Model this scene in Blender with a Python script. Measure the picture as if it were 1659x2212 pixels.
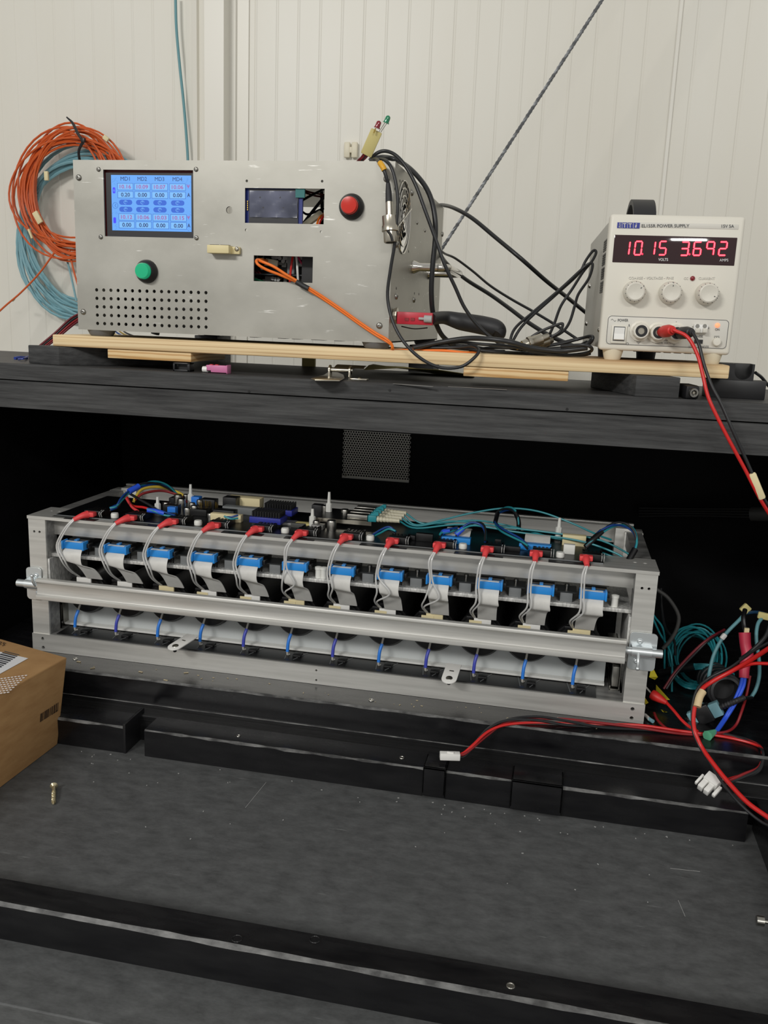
import bpy, bmesh, math, random
from mathutils import Vector, Matrix
random.seed(7)
sc = bpy.context.scene
for o in list(bpy.data.objects): bpy.data.objects.remove(o)
col = sc.collection
V = Vector

# ------------------------------------------------------------------ camera
FPX, CX, CY = 1900.0, 829.5, 1106.0
PIT, ROL, YAW = math.radians(12.125), math.radians(2.30), math.radians(11.223)
ZC = 1.40
CAM = V((0, 0, ZC))
_f = V((-math.sin(YAW)*math.cos(PIT), math.cos(YAW)*math.cos(PIT), -math.sin(PIT)))
_r0 = V((math.cos(YAW), math.sin(YAW), 0)); _u0 = _r0.cross(_f)
_r = _r0*math.cos(ROL) + _u0*math.sin(ROL)
_u = -_r0*math.sin(ROL) + _u0*math.cos(ROL)
cd = bpy.data.cameras.new('camera'); cam = bpy.data.objects.new('camera', cd); col.objects.link(cam)
cam.matrix_world = Matrix(((_r.x, _u.x, -_f.x, 0), (_r.y, _u.y, -_f.y, 0), (_r.z, _u.z, -_f.z, ZC), (0, 0, 0, 1)))
cd.sensor_fit = 'VERTICAL'; cd.sensor_height = 24.0; cd.lens = 24.0*FPX/2212.0
cd.clip_start = 0.01; cd.clip_end = 50
sc.camera = cam

# ------------------------------------------------------------------ light
w = bpy.data.worlds.new('hall'); sc.world = w; w.use_nodes = True
w.node_tree.nodes['Background'].inputs[0].default_value = (1.0, 0.985, 0.945, 1)
w.node_tree.nodes['Background'].inputs[1].default_value = 0.44
def area(name, loc, target, size, energy, colr=(1, .985, .95)):
    l = bpy.data.lights.new(name, 'AREA'); l.shape = 'RECTANGLE'; l.size, l.size_y = size; l.energy = energy; l.color = colr
    o = bpy.data.objects.new(name, l); col.objects.link(o); o.location = loc
    o.rotation_euler = (V(target)-V(loc)).to_track_quat('-Z', 'Y').to_euler()
    return o
area('ceiling_lamp', (-1.9, -2.9, 3.4), (-0.2, 1.0, 1.1), (1.2, 0.3), 84)
area('ceiling_lamp', (1.5, -3.2, 3.3), (0.0, 1.0, 1.1), (1.2, 0.3), 40)
sc.view_settings.view_transform = 'Standard'; sc.view_settings.look = 'None'
sc.view_settings.exposure = 0.0; sc.view_settings.gamma = 1.0; sc.view_settings.use_curve_mapping = False

# ------------------------------------------------------------------ pixel -> place (each with its own real depth)
def ray(px, py): return (px-CX)*_r - (py-CY)*_u + FPX*_f
def at(px, py, Y): d = ray(px, py); return CAM + d*(Y/d.y)
def atz(px, py, z): d = ray(px, py); return CAM + d*((z-ZC)/d.z)
def atx(px, py, x): d = ray(px, py); return CAM + d*(x/d.x)
def atp(px, py, o, n): d = ray(px, py); return CAM + d*((o-CAM).dot(n)/d.dot(n))

# ------------------------------------------------------------------ mesh helpers
def catmull(pts, sub=6):
    if len(pts) < 3: return [V(p) for p in pts]
    P = [V(p) for p in pts]; P = [P[0]*2-P[1]] + P + [P[-1]*2-P[-2]]
    out = []
    for i in range(1, len(P)-2):
        a, b, c, d = P[i-1], P[i], P[i+1], P[i+2]
        for k in range(sub):
            t = k/sub
            out.append(0.5*((2*b) + (c-a)*t + (2*a-5*b+4*c-d)*t*t + (3*b-a-3*c+d)*t*t*t))
    out.append(P[-2]); return out
class MB:
    def __init__(s): s.v = []; s.f = []; s.m = []; s.cur = 0
    def mat(s, i): s.cur = i; return s
    def add(s, vs, fs):
        n = len(s.v); s.v += [V(x) for x in vs]
        for f in fs: s.f.append(tuple(n+i for i in f)); s.m.append(s.cur)
        return s
    def hexa(s, p): # 4 bottom (ccw from above), 4 top
        return s.add(p, [(3, 2, 1, 0), (4, 5, 6, 7), (0, 1, 5, 4), (1, 2, 6, 5), (2, 3, 7, 6), (3, 0, 4, 7)])
    def bb(s, x0, x1, y0, y1, z0, z1):
        if x0 > x1: x0, x1 = x1, x0
        if y0 > y1: y0, y1 = y1, y0
        if z0 > z1: z0, z1 = z1, z0
        return s.hexa([(x0, y0, z0), (x1, y0, z0), (x1, y1, z0), (x0, y1, z0), (x0, y0, z1), (x1, y0, z1), (x1, y1, z1), (x0, y1, z1)])
    def box(s, c, size, M=None):
        c = V(c); h = V(size)/2; M = M or Matrix.Identity(3)
        q = [(-1, -1, -1), (1, -1, -1), (1, 1, -1), (-1, 1, -1), (-1, -1, 1), (1, -1, 1), (1, 1, 1), (-1, 1, 1)]
        return s.hexa([c + M @ V((a*h.x, b*h.y, d*h.z)) for a, b, d in q])
    def bar(s, a, b, wd, ht, up=(0, 0, 1)):  # box from a to b
        a, b = V(a), V(b); d = (b-a); L = d.length; d.normalize(); x = d.cross(V(up)).normalized(); z = x.cross(d)
        M = Matrix((x, d, z)).transposed()
        return s.box((a+b)/2, (wd, L, ht), M)
    def lathe(s, prof, o, ax, n=20, caps=True):  # prof [(dist along axis, radius)]
        o = V(o); ax = V(ax).normalized(); t = V((0, 0, 1)) if abs(ax.z) < .9 else V((1, 0, 0))
        x = ax.cross(t).normalized(); y = ax.cross(x)
        vs = []; fs = []
        for d, r in prof:
            for k in range(n):
                a = 2*math.pi*k/n; vs.append(o + ax*d + (x*math.cos(a)+y*math.sin(a))*r)
        for i in range(len(prof)-1):
            for k in range(n):
                k2 = (k+1) % n; fs.append((i*n+k, i*n+k2, (i+1)*n+k2, (i+1)*n+k))
        if caps: fs.append(tuple(range(n-1, -1, -1))); fs.append(tuple((len(prof)-1)*n+k for k in range(n)))
        return s.add(vs, fs)
    def cyl(s, a, b, r, r2=None, n=16):
        a, b = V(a), V(b); return s.lathe([(0, r), ((b-a).length, r if r2 is None else r2)], a, b-a, n)
    def ball(s, c, r, n=12, ax=(0, 0, 1), h=1.0):
        k = n//2; return s.lathe([(-r*h*math.cos(math.pi*i/k), max(1e-5, r*math.sin(math.pi*i/k))) for i in range(k+1)], c, ax, n)
    def tube(s, pts, r, n=8, sub=6, smooth=True):
        P = catmull(pts, sub) if smooth else [V(p) for p in pts]
        R = r if isinstance(r, (list, tuple)) else None
        fr = None; vs = []; fs = []
        for i, p in enumerate(P):
            t = (P[min(i+1, len(P)-1)]-P[max(i-1, 0)])
            t = t.normalized() if t.length > 1e-9 else V((0, 0, 1))
            if fr is None:
                h = V((0, 0, 1)) if abs(t.z) < .9 else V((1, 0, 0)); fr = t.cross(h).normalized()
            else:
                fr = (fr - t*fr.dot(t)); fr = fr.normalized() if fr.length > 1e-6 else t.orthogonal().normalized()
            bn = t.cross(fr)
            if R: q = i/(len(P)-1)*(len(R)-1); j = min(int(q), len(R)-2); rr = R[j]+(R[j+1]-R[j])*(q-j)
            else: rr = r
            for k in range(n):
                a = 2*math.pi*k/n; vs.append(p + (fr*math.cos(a)+bn*math.sin(a))*rr)
        for i in range(len(P)-1):
            for k in range(n):
                k2 = (k+1) % n; fs.append((i*n+k, i*n+k2, (i+1)*n+k2, (i+1)*n+k))
        fs.append(tuple(range(n-1, -1, -1))); fs.append(tuple((len(P)-1)*n+k for k in range(n)))
        return s.add(vs, fs)
    def torus(s, c, ax, R, r, n=32, k=8):
        c = V(c); ax = V(ax).normalized(); t = V((0, 0, 1)) if abs(ax.z) < .9 else V((1, 0, 0))
        x = ax.cross(t).normalized(); y = ax.cross(x); vs = []; fs = []
        for i in range(n):
            a = 2*math.pi*i/n; d = x*math.cos(a)+y*math.sin(a)
            for j in range(k):
                b = 2*math.pi*j/k; vs.append(c + d*(R+r*math.cos(b)) + ax*(r*math.sin(b)))
        for i in range(n):
            for j in range(k):
                fs.append((i*k+j, ((i+1) % n)*k+j, ((i+1) % n)*k+(j+1) % k, i*k+(j+1) % k))
        return s.add(vs, fs)
    def prism(s, poly, d):  # planar polygon of 3-d points pushed along d
        n = len(poly); d = V(d); vs = [V(p) for p in poly] + [V(p)+d for p in poly]
        fs = [tuple(range(n-1, -1, -1)), tuple(range(n, 2*n))] + [(i, (i+1) % n, n+(i+1) % n, n+i) for i in range(n)]
        return s.add(vs, fs)
    def sheet(s, rows, th):  # rows of points -> thick sheet
        R = len(rows); C = len(rows[0]); P = [[V(p) for p in r] for r in rows]; vs = []; N = []
        for i in range(R):
            for j in range(C):
                a = P[min(i+1, R-1)][j]-P[max(i-1, 0)][j]; b = P[i][min(j+1, C-1)]-P[i][max(j-1, 0)]
                n = a.cross(b); N.append(n.normalized() if n.length > 1e-12 else V((0, 0, 1)))
        fl = [p for r in P for p in r]
        vs = [p+n*th/2 for p, n in zip(fl, N)] + [p-n*th/2 for p, n in zip(fl, N)]; o = R*C; fs = []
        for i in range(R-1):
            for j in range(C-1):
                a, b, c, d = i*C+j, i*C+j+1, (i+1)*C+j+1, (i+1)*C+j
                fs.append((a, d, c, b)); fs.append((o+a, o+b, o+c, o+d))
        for i in range(R-1):
            for j in (0, C-1):
                a, d = i*C+j, (i+1)*C+j; fs.append((a, d, o+d, o+a) if j else (d, a, o+a, o+d))
        for j in range(C-1):
            for i in (0, R-1):
                a, b = i*C+j, i*C+j+1; fs.append((a, b, o+b, o+a))
        return s.add(vs, fs)
    def build(s, name, mats, parent=None, local=False, bev=0, seg=2, smooth=True, ang=40, flip=True):
        mats = mats if isinstance(mats, (list, tuple)) else [mats]
        me = bpy.data.meshes.new(name)
        if parent is not None and not local: off = V(WORLD[parent.name])
        elif parent is None:
            xs = [p.x for p in s.v]; ys = [p.y for p in s.v]; zs = [p.z for p in s.v]
            off = V(((min(xs)+max(xs))/2, (min(ys)+max(ys))/2, min(zs)))
        else: off = V((0, 0, 0))
        me.from_pydata([p-off for p in s.v], [], s.f)
        for m in mats: me.materials.append(M[m])
        for p, mi in zip(me.polygons, s.m): p.material_index = mi
        bm = bmesh.new(); bm.from_mesh(me)
        if flip: bmesh.ops.recalc_face_normals(bm, faces=bm.faces)
        if bev:
            es = [e for e in bm.edges if len(e.link_faces) == 2 and e.calc_face_angle(0) > .5]
            bmesh.ops.bevel(bm, geom=es, offset=bev, segments=seg, profile=.5, affect='EDGES', clamp_overlap=True)
        bm.to_mesh(me); bm.free()
        if smooth:
            for p in me.polygons: p.use_smooth = True
            me.set_sharp_from_angle(angle=math.radians(ang))
        o = bpy.data.objects.new(name, me); col.objects.link(o)
        if parent is not None: o.parent = parent; WORLD[o.name] = (V(WORLD[parent.name]) if not local else V((0, 0, 0)))
        else: o.location = off; WORLD[o.name] = off
        return o
WORLD = {}
def tag(o, label, cat, group=None):
    o['label'] = label; o['category'] = cat
    if group: o['group'] = group
    return o
def struct(o): o['kind'] = 'structure'; return o
def thing(name, label, cat, loc, group=None, rz=0):
    o = bpy.data.objects.new(name, None); o.empty_display_size = .01; col.objects.link(o)
    o.location = loc; o.rotation_euler = (0, 0, rz); WORLD[o.name] = V(loc)
    return tag(o, label, cat, group)
def lab(o, l): o['label'] = l; return o
def curve_plate(outline, holes, th, name='plate'):
    """flat plate with real holes: 2-d outline and hole loops, returns (verts, faces) in (u, v, depth)"""
    cu = bpy.data.curves.new(name, 'CURVE'); cu.dimensions = '2D'; cu.fill_mode = 'BOTH'; cu.extrude = th/2
    for loop in [outline]+holes:
        sp = cu.splines.new('POLY'); sp.points.add(len(loop)-1); sp.use_cyclic_u = True
        for p, q in zip(sp.points, loop): p.co = (q[0], q[1], 0, 1)
    ob = bpy.data.objects.new(name, cu); me = bpy.data.meshes.new_from_object(ob)
    vs = [v.co.copy() for v in me.vertices]; fs = [tuple(p.vertices) for p in me.polygons]
    bpy.data.objects.remove(ob); bpy.data.curves.remove(cu); bpy.data.meshes.remove(me)
    return vs, fs
def circle(cx, cy, r, n=16): return [(cx+r*math.cos(2*math.pi*k/n), cy+r*math.sin(2*math.pi*k/n)) for k in range(n)]
def rect(x0, x1, y0, y1): return [(x0, y0), (x1, y0), (x1, y1), (x0, y1)]
def rrect(x0, x1, y0, y1, r, n=5):
    out = []
    for cx, cy, a in ((x1-r, y1-r, 0), (x0+r, y1-r, 90), (x0+r, y0+r, 180), (x1-r, y0+r, 270)):
        for k in range(n+1):
            b = math.radians(a+90*k/n); out.append((cx+r*math.cos(b), cy+r*math.sin(b)))
    return out
def text_mesh(body, th=0.0002, bold=0.0):
    cu = bpy.data.curves.new('t', 'FONT'); cu.body = body; cu.size = 1; cu.align_x = 'CENTER'; cu.align_y = 'CENTER'; cu.resolution_u = 3; cu.offset = bold
    ob = bpy.data.objects.new('t', cu); me = bpy.data.meshes.new_from_object(ob)
    vs = [v.co.copy() for v in me.vertices]; fs = [tuple(p.vertices) for p in me.polygons]
    bpy.data.objects.remove(ob); bpy.data.curves.remove(cu); bpy.data.meshes.remove(me)
    return vs, fs
def put_text(mb, body, fn, u0, v0, u1, v1, bold=0.0, slant=0.0):
    """stretch the lettering into the rectangle (u0,v0)-(u1,v1); fn maps (u,v) to a 3-d point"""
    vs, fs = text_mesh(body, bold=bold)
    xs = [p.x for p in vs]; ys = [p.y for p in vs]; ax, bx, ay, by = min(xs), max(xs), min(ys), max(ys)
    out = []
    for p in vs:
        a = (p.x-ax)/max(bx-ax, 1e-6); b = (p.y-ay)/max(by-ay, 1e-6)
        out.append(fn(u0+(u1-u0)*a + slant*(b-.5), v0+(v1-v0)*b))
    mb.add(out, fs)

# ------------------------------------------------------------------ materials
M = {}
def lin(c):
    c = c/255.0; return c/12.92 if c <= .04045 else ((c+.055)/1.055)**2.4
def rgb(r, g, b): return (lin(r), lin(g), lin(b), 1)
def mat(name, c, rough=.5, metal=0, spec=.5, emit=None, es=0, alpha=1, trans=0, coat=0):
    m = bpy.data.materials.new(name); m.use_nodes = True; b = m.node_tree.nodes['Principled BSDF']
    b.inputs['Base Color'].default_value = c; b.inputs['Roughness'].default_value = rough; b.inputs['Metallic'].default_value = metal
    b.inputs['Specular IOR Level'].default_value = spec; b.inputs['Coat Weight'].default_value = coat
    if emit: b.inputs['Emission Color'].default_value = emit; b.inputs['Emission Strength'].default_value = es
    if trans: b.inputs['Transmission Weight'].default_value = trans
    M[name] = m; return m
def nodes(m): return m.node_tree.nodes, m.node_tree.links, m.node_tree.nodes['Principled BSDF']
def noise_mix(m, c1, c2, scale=(1, 1, 1), nscale=20, lo=.35, hi=.65, bump=0, detail=6, rough=None, coord='Object', nrough=.55):
    n, l, b = nodes(m)
    tc = n.new('ShaderNodeTexCoord'); mp = n.new('ShaderNodeMapping'); mp.inputs['Scale'].default_value = scale
    nz = n.new('ShaderNodeTexNoise'); nz.inputs['Scale'].default_value = nscale; nz.inputs['Detail'].default_value = detail; nz.inputs['Roughness'].default_value = nrough
    cr = n.new('ShaderNodeValToRGB'); cr.color_ramp.elements[0].position = lo; cr.color_ramp.elements[1].position = hi
    cr.color_ramp.elements[0].color = c1; cr.color_ramp.elements[1].color = c2
    l.new(tc.outputs[coord], mp.inputs[0]); l.new(mp.outputs[0], nz.inputs['Vector']); l.new(nz.outputs[0], cr.inputs[0]); l.new(cr.outputs[0], b.inputs['Base Color'])
    if rough:
        mr = n.new('ShaderNodeMapRange'); mr.inputs[3].default_value, mr.inputs[4].default_value = rough; l.new(nz.outputs[0], mr.inputs[0]); l.new(mr.outputs[0], b.inputs['Roughness'])
    if bump:
        bp = n.new('ShaderNodeBump'); bp.inputs['Strength'].default_value = bump; bp.inputs['Distance'].default_value = .001
        l.new(nz.outputs[0], bp.inputs['Height']); l.new(bp.outputs[0], b.inputs['Normal'])
    return m
def scratch(m, colr, scale, lo, hi, w=(1, 1, 1)):
    """thin light scuffs over whatever colour is there: a stretched noise crossing a threshold"""
    n, l, b = nodes(m)
    src = b.inputs['Base Color'].links[0].from_socket
    tc = n.new('ShaderNodeTexCoord'); mp = n.new('ShaderNodeMapping'); mp.inputs['Scale'].default_value = w; mp.inputs['Rotation'].default_value = (0, 0, .5)
    nz = n.new('ShaderNodeTexNoise'); nz.inputs['Scale'].default_value = scale; nz.inputs['Detail'].default_value = 3
    mr = n.new('ShaderNodeMapRange'); mr.inputs[1].default_value = lo; mr.inputs[2].default_value = hi
    mx = n.new('ShaderNodeMix'); mx.data_type = 'RGBA'; mx.inputs[7].default_value = colr
    l.new(tc.outputs['Object'], mp.inputs[0]); l.new(mp.outputs[0], nz.inputs['Vector']); l.new(nz.outputs[0], mr.inputs[0])
    l.new(mr.outputs[0], mx.inputs[0]); l.new(src, mx.inputs[6]); l.new(mx.outputs[2], b.inputs['Base Color'])

m = mat('wall_white', rgb(226, 223, 212), .38, spec=.4); noise_mix(m, rgb(224, 220, 208), rgb(230, 228, 219), (1, 1, .3), 3, .3, .7)
mat('trim_white', rgb(228, 225, 215), .35)
m = mat('concrete', rgb(140, 138, 132), .7); noise_mix(m, rgb(120, 118, 112), rgb(150, 148, 142), (1, 1, 1), 4, .3, .7)
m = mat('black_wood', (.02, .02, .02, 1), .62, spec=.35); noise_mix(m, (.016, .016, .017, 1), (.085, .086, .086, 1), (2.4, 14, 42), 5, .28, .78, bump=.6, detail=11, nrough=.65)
m = mat('black_wood_top', (.03, .03, .03, 1), .5, spec=.4); noise_mix(m, (.030, .030, .031, 1), (.07, .071, .072, 1), (4, 30, 10), 4, .3, .75, bump=.25, detail=8)
m = mat('black_gloss', (.006, .006, .007, 1), .22, spec=.5); noise_mix(m, (.004, .004, .005, 1), (.011, .011, .012, 1), (3, 12, 12), 6, .3, .75, bump=.12, rough=(.15, .38))
m = mat('black_grain', (.006, .006, .006, 1), .4, spec=.5); noise_mix(m, (.003, .003, .003, 1), (.012, .012, .013, 1), (1.2, 60, 60), 4, .3, .75, bump=1.0, detail=4)
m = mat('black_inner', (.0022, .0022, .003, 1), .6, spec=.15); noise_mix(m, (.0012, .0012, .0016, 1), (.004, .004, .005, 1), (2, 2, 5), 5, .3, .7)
m = mat('floor_black', (.04, .04, .04, 1), .55, spec=.35); noise_mix(m, (.044, .0455, .046, 1), (.128, .132, .133, 1), (3.5, 6.5, 9), 13, .22, .78, bump=.3, detail=13, rough=(.45, .7), nrough=.72); scratch(m, (.16, .165, .165, 1), 26, .72, .80, (1, 9, 1))
m = mat('edge_wear', (.12, .12, .12, 1), .42, spec=.6); noise_mix(m, (.012, .012, .012, 1), (.20, .20, .195, 1), (5, 8, 8), 9, .38, .75, bump=.3)
m = mat('aluminium', rgb(205, 203, 197), .42, metal=.55); noise_mix(m, rgb(196, 195, 190), rgb(218, 217, 212), (1.5, 30, 30), 5, .3, .7, bump=.05, rough=(.33, .52))
m = mat('alu_panel', rgb(180, 178, 170), .42, metal=.7); noise_mix(m, rgb(154, 152, 144), rgb(178, 176, 168), (2.2, 2.2, 3.2), 5, .25, .75, detail=9, rough=(.36, .50)); scratch(m, rgb(224, 223, 218), 34, .68, .78, (1, 1, 7))
m = mat('alu_dull', rgb(150, 150, 148), .5, metal=.6); noise_mix(m, rgb(128, 128, 127), rgb(172, 171, 168), (2, 30, 30), 5, .3, .7, rough=(.4, .6))
m = mat('alu_cut', rgb(210, 209, 205), .45, metal=.45); noise_mix(m, rgb(190, 190, 187), rgb(236, 235, 231), (60, 60, 20), 6, .4, .62, bump=.1)
mat('zinc', rgb(222, 228, 230), .3, metal=.7); mat('chrome', rgb(215, 212, 205), .14, metal=1); mat('steel', rgb(160, 158, 152), .32, metal=1)
mat('nickel', rgb(190, 184, 170), .28, metal=1); mat('brass', rgb(205, 175, 95), .3, metal=1)
m = mat('rope_steel', rgb(120, 122, 124), .45, metal=.8)
m = mat('ply_edge', rgb(214, 186, 140), .6)
n, l, b = nodes(m); tc = n.new('ShaderNodeTexCoord'); mp = n.new('ShaderNodeMapping'); mp.inputs['Scale'].default_value = (1.5, 1.5, 200)
nz = n.new('ShaderNodeTexNoise'); nz.inputs['Scale'].default_value = 1.6; nz.inputs['Detail'].default_value = 5
cr = n.new('ShaderNodeValToRGB'); e = cr.color_ramp.elements; e[0].position = .3; e[0].color = rgb(165, 125, 80); e[1].position = .52; e[1].color = rgb(226, 200, 155); x = e.new(.7); x.color = rgb(238, 216, 174)
l.new(tc.outputs['Object'], mp.inputs[0]); l.new(mp.outputs[0], nz.inputs['Vector']); l.new(nz.outputs[0], cr.inputs[0]); l.new(cr.outputs[0], b.inputs['Base Color'])
m = mat('pine', rgb(222, 188, 135), .55)
n, l, b = nodes(m); tc = n.new('ShaderNodeTexCoord'); mp = n.new('ShaderNodeMapping'); mp.inputs['Scale'].default_value = (12, 4, 60); wv = n.new('ShaderNodeTexWave'); wv.wave_type = 'RINGS'; wv.inputs['Scale'].default_value = 1.2; wv.inputs['Distortion'].default_value = 3
cr = n.new('ShaderNodeValToRGB'); e = cr.color_ramp.elements; e[0].color = rgb(196, 152, 95); e[1].color = rgb(230, 200, 150); e[1].position = .6
l.new(tc.outputs['Object'], mp.inputs[0]); l.new(mp.outputs[0], wv.inputs['Vector']); l.new(wv.outputs[0], cr.inputs[0]); l.new(cr.outputs[0], b.inputs['Base Color'])
m = mat('cardboard', rgb(178, 138, 92), .8, spec=.2); noise_mix(m, rgb(168, 128, 84), rgb(186, 147, 100), (2, 2, 8), 14, .3, .7, bump=.1)
mat('ink', rgb(50, 36, 26), .7); mat('paper', rgb(225, 225, 226), .6); mat('print_white', rgb(232, 226, 222), .7); mat('print_grey', rgb(70, 70, 74), .7)
mat('black_plastic', rgb(26, 26, 28), .4); mat('black_rubber', rgb(38, 38, 40), .5); mat('cable_black', rgb(34, 35, 37), .38); mat('dark_plastic', rgb(14, 14, 15), .45)
mat('grey_rubber', rgb(104, 106, 110), .55); mat('grey_plastic', rgb(116, 119, 120), .5); mat('header_grey', rgb(72, 72, 70), .55)
mat('psu_bezel', rgb(224, 220, 208), .42); mat('psu_foot', rgb(228, 220, 196), .45); mat('psu_case', rgb(176, 174, 166), .45); mat('psu_knob', rgb(216, 212, 200), .4)
mat('psu_label', rgb(214, 211, 202), .45); mat('psu_blue', rgb(48, 58, 150), .4); mat('psu_text', rgb(80, 82, 84), .5); mat('psu_emboss', rgb(236, 233, 224), .4)
mat('smoke_window', rgb(44, 14, 20), .07, spec=.5, coat=.5); mat('window_print', rgb(225, 225, 225), .5)
mat('seg_red', (1, .02, .03, 1), .4, emit=(1, .015, .05, 1), es=2.6); mat('led_amber', (1, .3, .15, 1), .4, emit=(1, .25, .12, 1), es=1.1)
mat('seg_core', (1, .2, .2, 1), .4, emit=(1, .10, .13, 1), es=2.6)
mat('lcd', rgb(20, 32, 52), .3, emit=rgb(104, 172, 252), es=.92); mat('lcd_box', rgb(20, 32, 52), .3, emit=rgb(128, 194, 255), es=.92)
mat('lcd_dark', rgb(8, 14, 40), .4, emit=rgb(20, 36, 110), es=.6); mat('lcd_line', rgb(10, 20, 40), .4, emit=rgb(44, 104, 205), es=.8); mat('lcd_pill', rgb(10, 20, 40), .4, emit=rgb(42, 104, 222), es=.85)
mat('lcd_red', rgb(20, 10, 20), .4, emit=rgb(172, 92, 172), es=.85); mat('lcd_tab', rgb(50, 50, 215), .4, emit=rgb(48, 50, 215), es=.7)
mat('bezel_black', rgb(40, 40, 44), .35); mat('pcb_red', rgb(95, 22, 26), .4); mat('pcb_blue', rgb(24, 42, 120), .35); mat('glass_dark', rgb(52, 56, 70), .12, coat=.6)
m = mat('film', rgb(84, 88, 108), .16, coat=.8); noise_mix(m, rgb(62, 66, 84), rgb(108, 112, 134), (1, 1, 1), 30, .3, .7, bump=.8, detail=2)
mat('teal_tape', rgb(30, 110, 110), .5); mat('pcb_black', rgb(12, 13, 15), .35); mat('pcb_dark', rgb(30, 34, 36), .4)
mat('green_lens', rgb(12, 150, 105), .15, emit=(.0, .55, .25, 1), es=.28, coat=.6); mat('red_lens', rgb(205, 38, 20), .18, coat=.6)
mat('ivory', rgb(222, 208, 160), .5); mat('white_nylon', rgb(228, 228, 222), .4); mat('white_plastic', rgb(235, 234, 230), .4)
mat('led_red', rgb(130, 8, 30), .15, coat=.7); mat('led_green', rgb(15, 125, 85), .15, coat=.7)
mat('masking', rgb(205, 192, 128), .7); mat('masking_light', rgb(228, 214, 170), .7); mat('yellow_sleeve', rgb(222, 165, 40), .45); mat('yellow_tape', rgb(232, 215, 60), .5)
mat('orange_cable', rgb(238, 118, 30), .4); mat('orange_fibre', rgb(206, 92, 38), .42); mat('teal_fibre', rgb(126, 172, 182), .42); mat('aqua_fibre', rgb(40, 140, 150), .4); mat('teal_cable', rgb(100, 152, 160), .45)
mat('red_wire', rgb(206, 36, 34), .35); mat('red_dark', rgb(140, 30, 34), .45); mat('wine_wire', rgb(110, 32, 40), .45); mat('red_shell', rgb(190, 32, 52), .4); mat('red_connector', rgb(232, 74, 76), .42); mat('pink_shrink', rgb(190, 46, 72), .45)
mat('blue_connector', rgb(40, 140, 220), .38); mat('blue_sleeve', rgb(40, 124, 222), .4); mat('indigo_sleeve', rgb(62, 72, 178), .4); mat('blue_wire', rgb(48, 92, 225), .38); mat('navy_wire', rgb(20, 62, 130), .4); mat('heat_blue', rgb(44, 52, 150), .4); mat('black_hs', rgb(16, 16, 18), .4)
m = mat('ribbon', rgb(196, 195, 190), .5); noise_mix(m, rgb(200, 199, 195), rgb(222, 221, 216), (1, 1, 1), 40, .3, .7)
mat('ribbon_wire', rgb(196, 195, 192), .4); mat('grey_wire', rgb(176, 174, 168), .45)
m = mat('clear_tube', rgb(205, 205, 203), .25, spec=.6)
m = mat('frost_panel', rgb(186, 190, 190), .35); mat('frost_edge', rgb(214, 214, 210), .5)
mat('pink_plastic', rgb(206, 120, 165), .4); mat('blue_bit', rgb(45, 65, 150), .4); mat('green_wire', rgb(40, 130, 90), .4); mat('pink_wire', rgb(225, 60, 110), .4); mat('yellow_wire', rgb(226, 196, 70), .4)
mat('sand_boot', rgb(206, 200, 176), .5); mat('screw_yellow', rgb(205, 194, 160), .3, metal=.8); mat('plug_red', rgb(205, 40, 36), .45); mat('sawdust', rgb(190, 176, 145), .8); mat('chip_white', rgb(170, 170, 168), .6)
mat('inner_grey', rgb(150, 150, 146), .5); mat('steel_blue', rgb(30, 62, 92), .4); mat('mint', rgb(96, 180, 140), .5); mat('grille', rgb(205, 203, 196), .5, metal=.25); mat('tan_tape', rgb(216, 192, 150), .6)

# ================================================================== the hall
YW = 2.0
o = MB().bb(-3, 3, -3, YW+.1, -.05, 0).build('floor', 'concrete'); struct(o)
# back wall: profiled steel sandwich panels, each panel one sheet with embossed ribs
wall = MB().bb(-2.6, 1.8, YW+.012, YW+.10, 0, 3.2).build('wall_back', 'wall_white'); struct(wall)
def wall_panel(x0, x1, name='panel'):
    prof = []; x = x0; k = 0
    ref = at(1086.5, 0, YW).x; sp = .0487
    i0 = math.ceil((x0+.012-ref)/sp); i1 = math.floor((x1-.012-ref)/sp)
    prof.append((x0, YW))
    for i in range(i0, i1+1):
        c = ref+i*sp; s = 1 if i % 2 else -1
        prof += [(c-.0032, YW), (c-.0010, YW-.0009 if s > 0 else YW+.0010), (c+.0010, YW-.0009 if s > 0 else YW+.0010), (c+.0032, YW)]
    prof.append((x1, YW))
    poly = [V((a, b, 0.0)) for a, b in prof] + [V((x1, YW+.0115, 0.0)), V((x0, YW+.0115, 0.0))]
    return MB().prism(poly, (0, 0, 3.2)).build(name, 'wall_white', wall, smooth=False)
jx = at(1473, 0, YW).x; lx = at(408, 0, YW).x; rx_ = at(536, 0, YW).x
wall_panel(-2.6, lx); wall_panel(rx_-.02, jx-.003); wall_panel(jx+.003, 1.8)
# joint cover strip (stepped flashing)
def wx(p): return at(p, 170, YW).x
tp = [(wx(404), 0), (wx(404), .006), (wx(424), .008), (wx(427), .028), (wx(437), .030), (wx(439), .022), (wx(456), .024), (wx(459), .046), (wx(500), .046), (wx(501), .012), (wx(512), .010), (wx(514), .004), (wx(538), .004), (wx(538), 0)]
o = MB().prism([V((a, YW-b, 0.0)) for a, b in tp], (0, 0, 3.2)).build('trim_1', 'trim_white', smooth=False); struct(o)
o = MB().prism([V((jx-.005, YW-.0008, 0.0)), V((jx-.003, YW-.004, 0.0)), V((jx+.003, YW-.004, 0.0)), V((jx+.005, YW-.0008, 0.0))], (0, 0, 3.2)).build('trim_2', 'trim_white', smooth=False); struct(o)
t = thing('wall_clip', 'small ivory plastic clip fixed on the wall behind the control box', 'clip', at(757, 325, YW-.004))
MB().box(at(750, 324, YW-.008), (.013, .008, .032)).build('pad', 'psu_foot', t, bev=.002)
MB().box(at(766, 324, YW-.008), (.013, .008, .032)).build('pad', 'psu_foot', t, bev=.002)
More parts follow.
